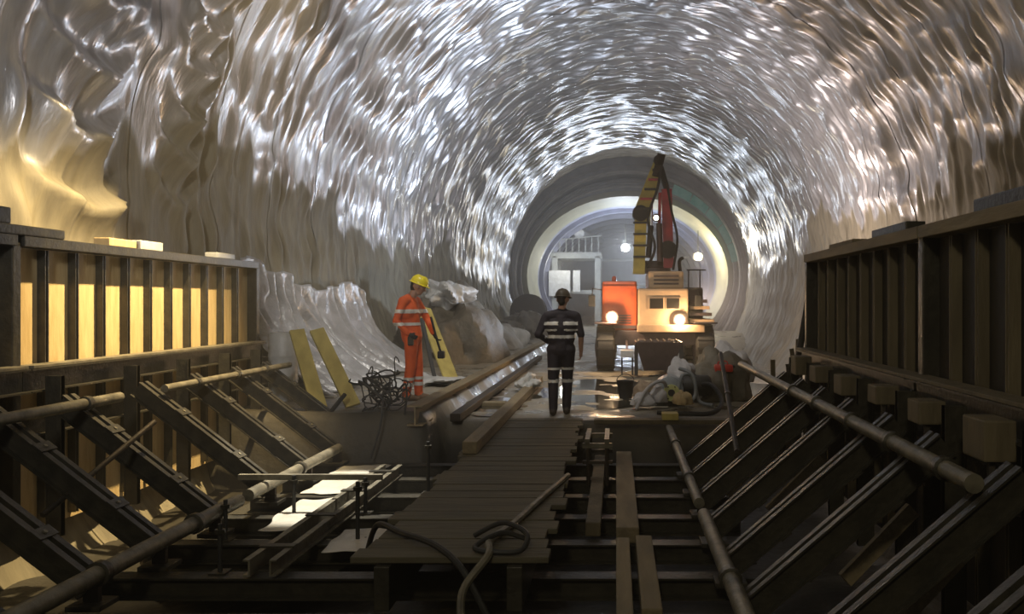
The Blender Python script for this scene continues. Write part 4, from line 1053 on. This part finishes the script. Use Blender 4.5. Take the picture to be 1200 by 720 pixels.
def worker_orange():
    B = Vector((-2.96, 12.25, 0.235))
    root = thing('person', 'worker in orange overalls and yellow helmet on the left bank, looking down to the right', 'person', B)
    P = lambda pts: at(B, pts)
    pr = [(P([(0.03, 0, 0.92), (0.0, 0, 1.08), (-0.02, 0, 1.25), (-0.01, 0.0, 1.38)]), [0.15, 0.145, 0.16, 0.13], 0),
          (P([(-0.03, -0.09, 1.28), (0.03, 0.09, 1.28)]), [0.13, 0.13], 0),
          (P([(-0.05, -0.19, 1.42), (-0.02, 0, 1.45), (0.05, 0.19, 1.42)]), [0.075, 0.085, 0.075], 0),
          (P([(0.0, 0, 1.44), (0.06, 0, 1.55)]), [0.065, 0.058], 1),
          # legs
          (P([(0.04, -0.09, 0.90), (0.035, -0.09, 0.50), (-0.03, -0.09, 0.10)]), [0.105, 0.078, 0.062], 0),
          (P([(0.04, 0.09, 0.90), (0.09, 0.10, 0.50), (0.10, 0.11, 0.10)]), [0.105, 0.078, 0.062], 0),
          (P([(-0.04, -0.09, 0.055), (0.05, -0.09, 0.045), (0.14, -0.085, 0.035)]), [0.055, 0.05, 0.035], 2),
          (P([(0.09, 0.11, 0.055), (0.18, 0.115, 0.045), (0.27, 0.12, 0.035)]), [0.055, 0.05, 0.035], 2),
          # near arm, bent with the hand at the belt
          (P([(-0.05, -0.20, 1.42), (-0.13, -0.26, 1.15), (0.03, -0.26, 0.98)]), [0.068, 0.055, 0.042], 0),
          # far arm reaching down to the tool
          (P([(0.05, 0.20, 1.42), (0.20, 0.22, 1.17), (0.31, 0.12, 0.97)]), [0.068, 0.053, 0.042], 0)]
    pr += hand(B + Vector((0.05, -0.26, 0.965)), (0.8, 0.2, -0.5), (0.3, 0.4, 0.7), (0.3, 0.9, -0.1), 3)
    pr += hand(B + Vector((0.325, 0.11, 0.945)), (0.5, -0.3, -0.7), (-0.2, -0.7, 0.2), (0.6, 0.2, 0.1), 3)
    hc = B + Vector((0.12, 0.0, 1.635)); fw = Vector((0.85, 0.25, -0.35)); up = Vector((0.3, 0, 0.95))
    pr += head(hc, fw, up, 1, 4)
    z0 = B.z
    bands = [('reflective_band', lambda c, mi: mi == 0 and 1.26 < c.item(2) - z0 < 1.31 , M_REFL),
             ('reflective_band', lambda c, mi: mi == 0 and 1.08 < c.item(2) - z0 < 1.125 and c[0] - B.x < 0.16 and c[0] - B.x > -0.19, M_REFL),
             ('reflective_band', lambda c, mi: mi == 0 and 0.215 < c.item(2) - z0 < 0.265, M_REFL),
             ('reflective_band', lambda c, mi: mi == 0 and 0.30 < c.item(2) - z0 < 0.34, M_REFL)]
    build_body('body', pr, [M_ORANGE, M_SKIN, M_BOOTTAN, M_BLACK, M_HAIR], root, 0.011, bands)
    helmet(hc + up.normalized() * 0.045, fw, up, M_HELM, root)
    f = fw.normalized(); u = (up - f * up.dot(f)).normalized(); r = f.cross(u)
    for e in (-1, 1):
        MB().ellipsoid(hc + f * 0.092 + u * 0.022 + r * e * 0.032, (0.011, 0.011, 0.009), None, 10, 6).build('eye', M_HAIR, root, True)
    # belt pouch
    MB().cbox(B + Vector((0.02, -0.235, 0.80)), B + Vector((0.10, -0.17, 0.93)), 0.015).build('pouch', M_STEEL, root)
    # tool held in the far hand
    t = thing('bolt_cutter', 'black long handled tool held by the worker in orange', 'tool', B + Vector((0.36, 0.06, 0.9)))
    MB().tube([B + Vector((0.28, 0.10, 1.20)), B + Vector((0.375, 0.06, 0.87)), B + Vector((0.43, 0.05, 0.70))], 0.017, 8).build('handle', M_BLACK, t, True)
    MB().cbox(B + Vector((0.39, 0.0, 0.60)), B + Vector((0.49, 0.1, 0.71)), 0.02).build('tool_head', M_BLACK, t)
worker_orange()

def worker_navy():
    B = Vector((-0.80, 12.45, 0.008))
    root = thing('person', 'worker in dark clothing with reflective bands, seen from behind, walking towards the truck', 'person', B)
    P = lambda pts: at(B, pts)
    pr = [(P([(0, 0, 0.94), (0, 0.0, 1.10), (0, -0.01, 1.28), (0, 0, 1.38)]), [0.145, 0.14, 0.15, 0.12], 0),
          (P([(-0.09, 0, 0.95), (0.09, 0, 0.95)]), [0.125, 0.125], 0),
          (P([(-0.10, -0.01, 1.28), (0.10, -0.01, 1.28)]), [0.135, 0.135], 0),
          (P([(-0.08, 0, 1.12), (0.08, 0, 1.12)]), [0.125, 0.125], 0),
          (P([(-0.20, 0, 1.43), (0, 0.0, 1.47), (0.20, 0, 1.43)]), [0.08, 0.085, 0.08], 0),
          (P([(0, 0, 1.46), (0.01, 0.02, 1.56)]), [0.066, 0.06], 1),
          (P([(-0.10, 0, 0.92), (-0.115, -0.03, 0.50), (-0.11, -0.09, 0.10)]), [0.11, 0.08, 0.065], 0),
          (P([(0.10, 0, 0.92), (0.085, 0.05, 0.50), (0.075, 0.06, 0.10)]), [0.11, 0.08, 0.065], 0),
          (P([(-0.11, -0.12, 0.055), (-0.12, -0.02, 0.045), (-0.125, 0.07, 0.035)]), [0.055, 0.05, 0.037], 2),
          (P([(0.075, 0.03, 0.055), (0.08, 0.13, 0.045), (0.085, 0.22, 0.035)]), [0.055, 0.05, 0.037], 2),
          (P([(-0.22, 0, 1.42), (-0.33, -0.06, 1.17), (-0.20, 0.16, 1.06)]), [0.072, 0.06, 0.045], 0),
          (P([(0.22, 0, 1.42), (0.29, -0.03, 1.17)]), [0.072, 0.056], 0),
          (P([(0.29, -0.03, 1.16), (0.285, 0.04, 0.93)]), [0.046, 0.033], 1)]
    pr += hand(B + Vector((0.285, 0.045, 0.91)), (-0.05, 0.15, -1), (0, 1, 0), (-1, 0.1, 0), 1)
    pr += hand(B + Vector((-0.18, 0.18, 1.05)), (0.8, 0.5, 0.0), (0, 0, 1), (0.2, -0.6, 0), 1)
    hc = B + Vector((0.02, 0.025, 1.67)); fw = Vector((0.25, 1, -0.12)); up = Vector((0, 0, 1))
    pr += head(hc, fw, up, 1, 3)
    z0 = B.z; X = lambda c: c.item(0) - B.x; Zc = lambda c: c.item(2) - z0
    tor = lambda c, mi: mi == 0 and abs(X(c)) < 0.245
    bands = [('reflective_band', lambda c, mi: tor(c, mi) and 1.305 < Zc(c) < 1.355 and abs(X(c)) > 0.035, M_REFL),
             ('reflective_band', lambda c, mi: tor(c, mi) and 1.225 < Zc(c) < 1.255 and 0.05 < abs(X(c)), M_REFL),
             ('reflective_band', lambda c, mi: tor(c, mi) and 1.115 < Zc(c) < 1.165, M_REFL),
             ('reflective_band', lambda c, mi: mi == 0 and 0.655 < Zc(c) < 0.695, M_REFL),
             ('reflective_band', lambda c, mi: mi == 0 and 0.475 < Zc(c) < 0.52, M_REFL)]
    build_body('body', pr, [M_NAVY, M_SKIN, M_BOOT, M_HAIR], root, 0.011, bands)
    helmet(hc + Vector((0, 0, 0.05)), fw, up, M_HELMD, root)
worker_navy()
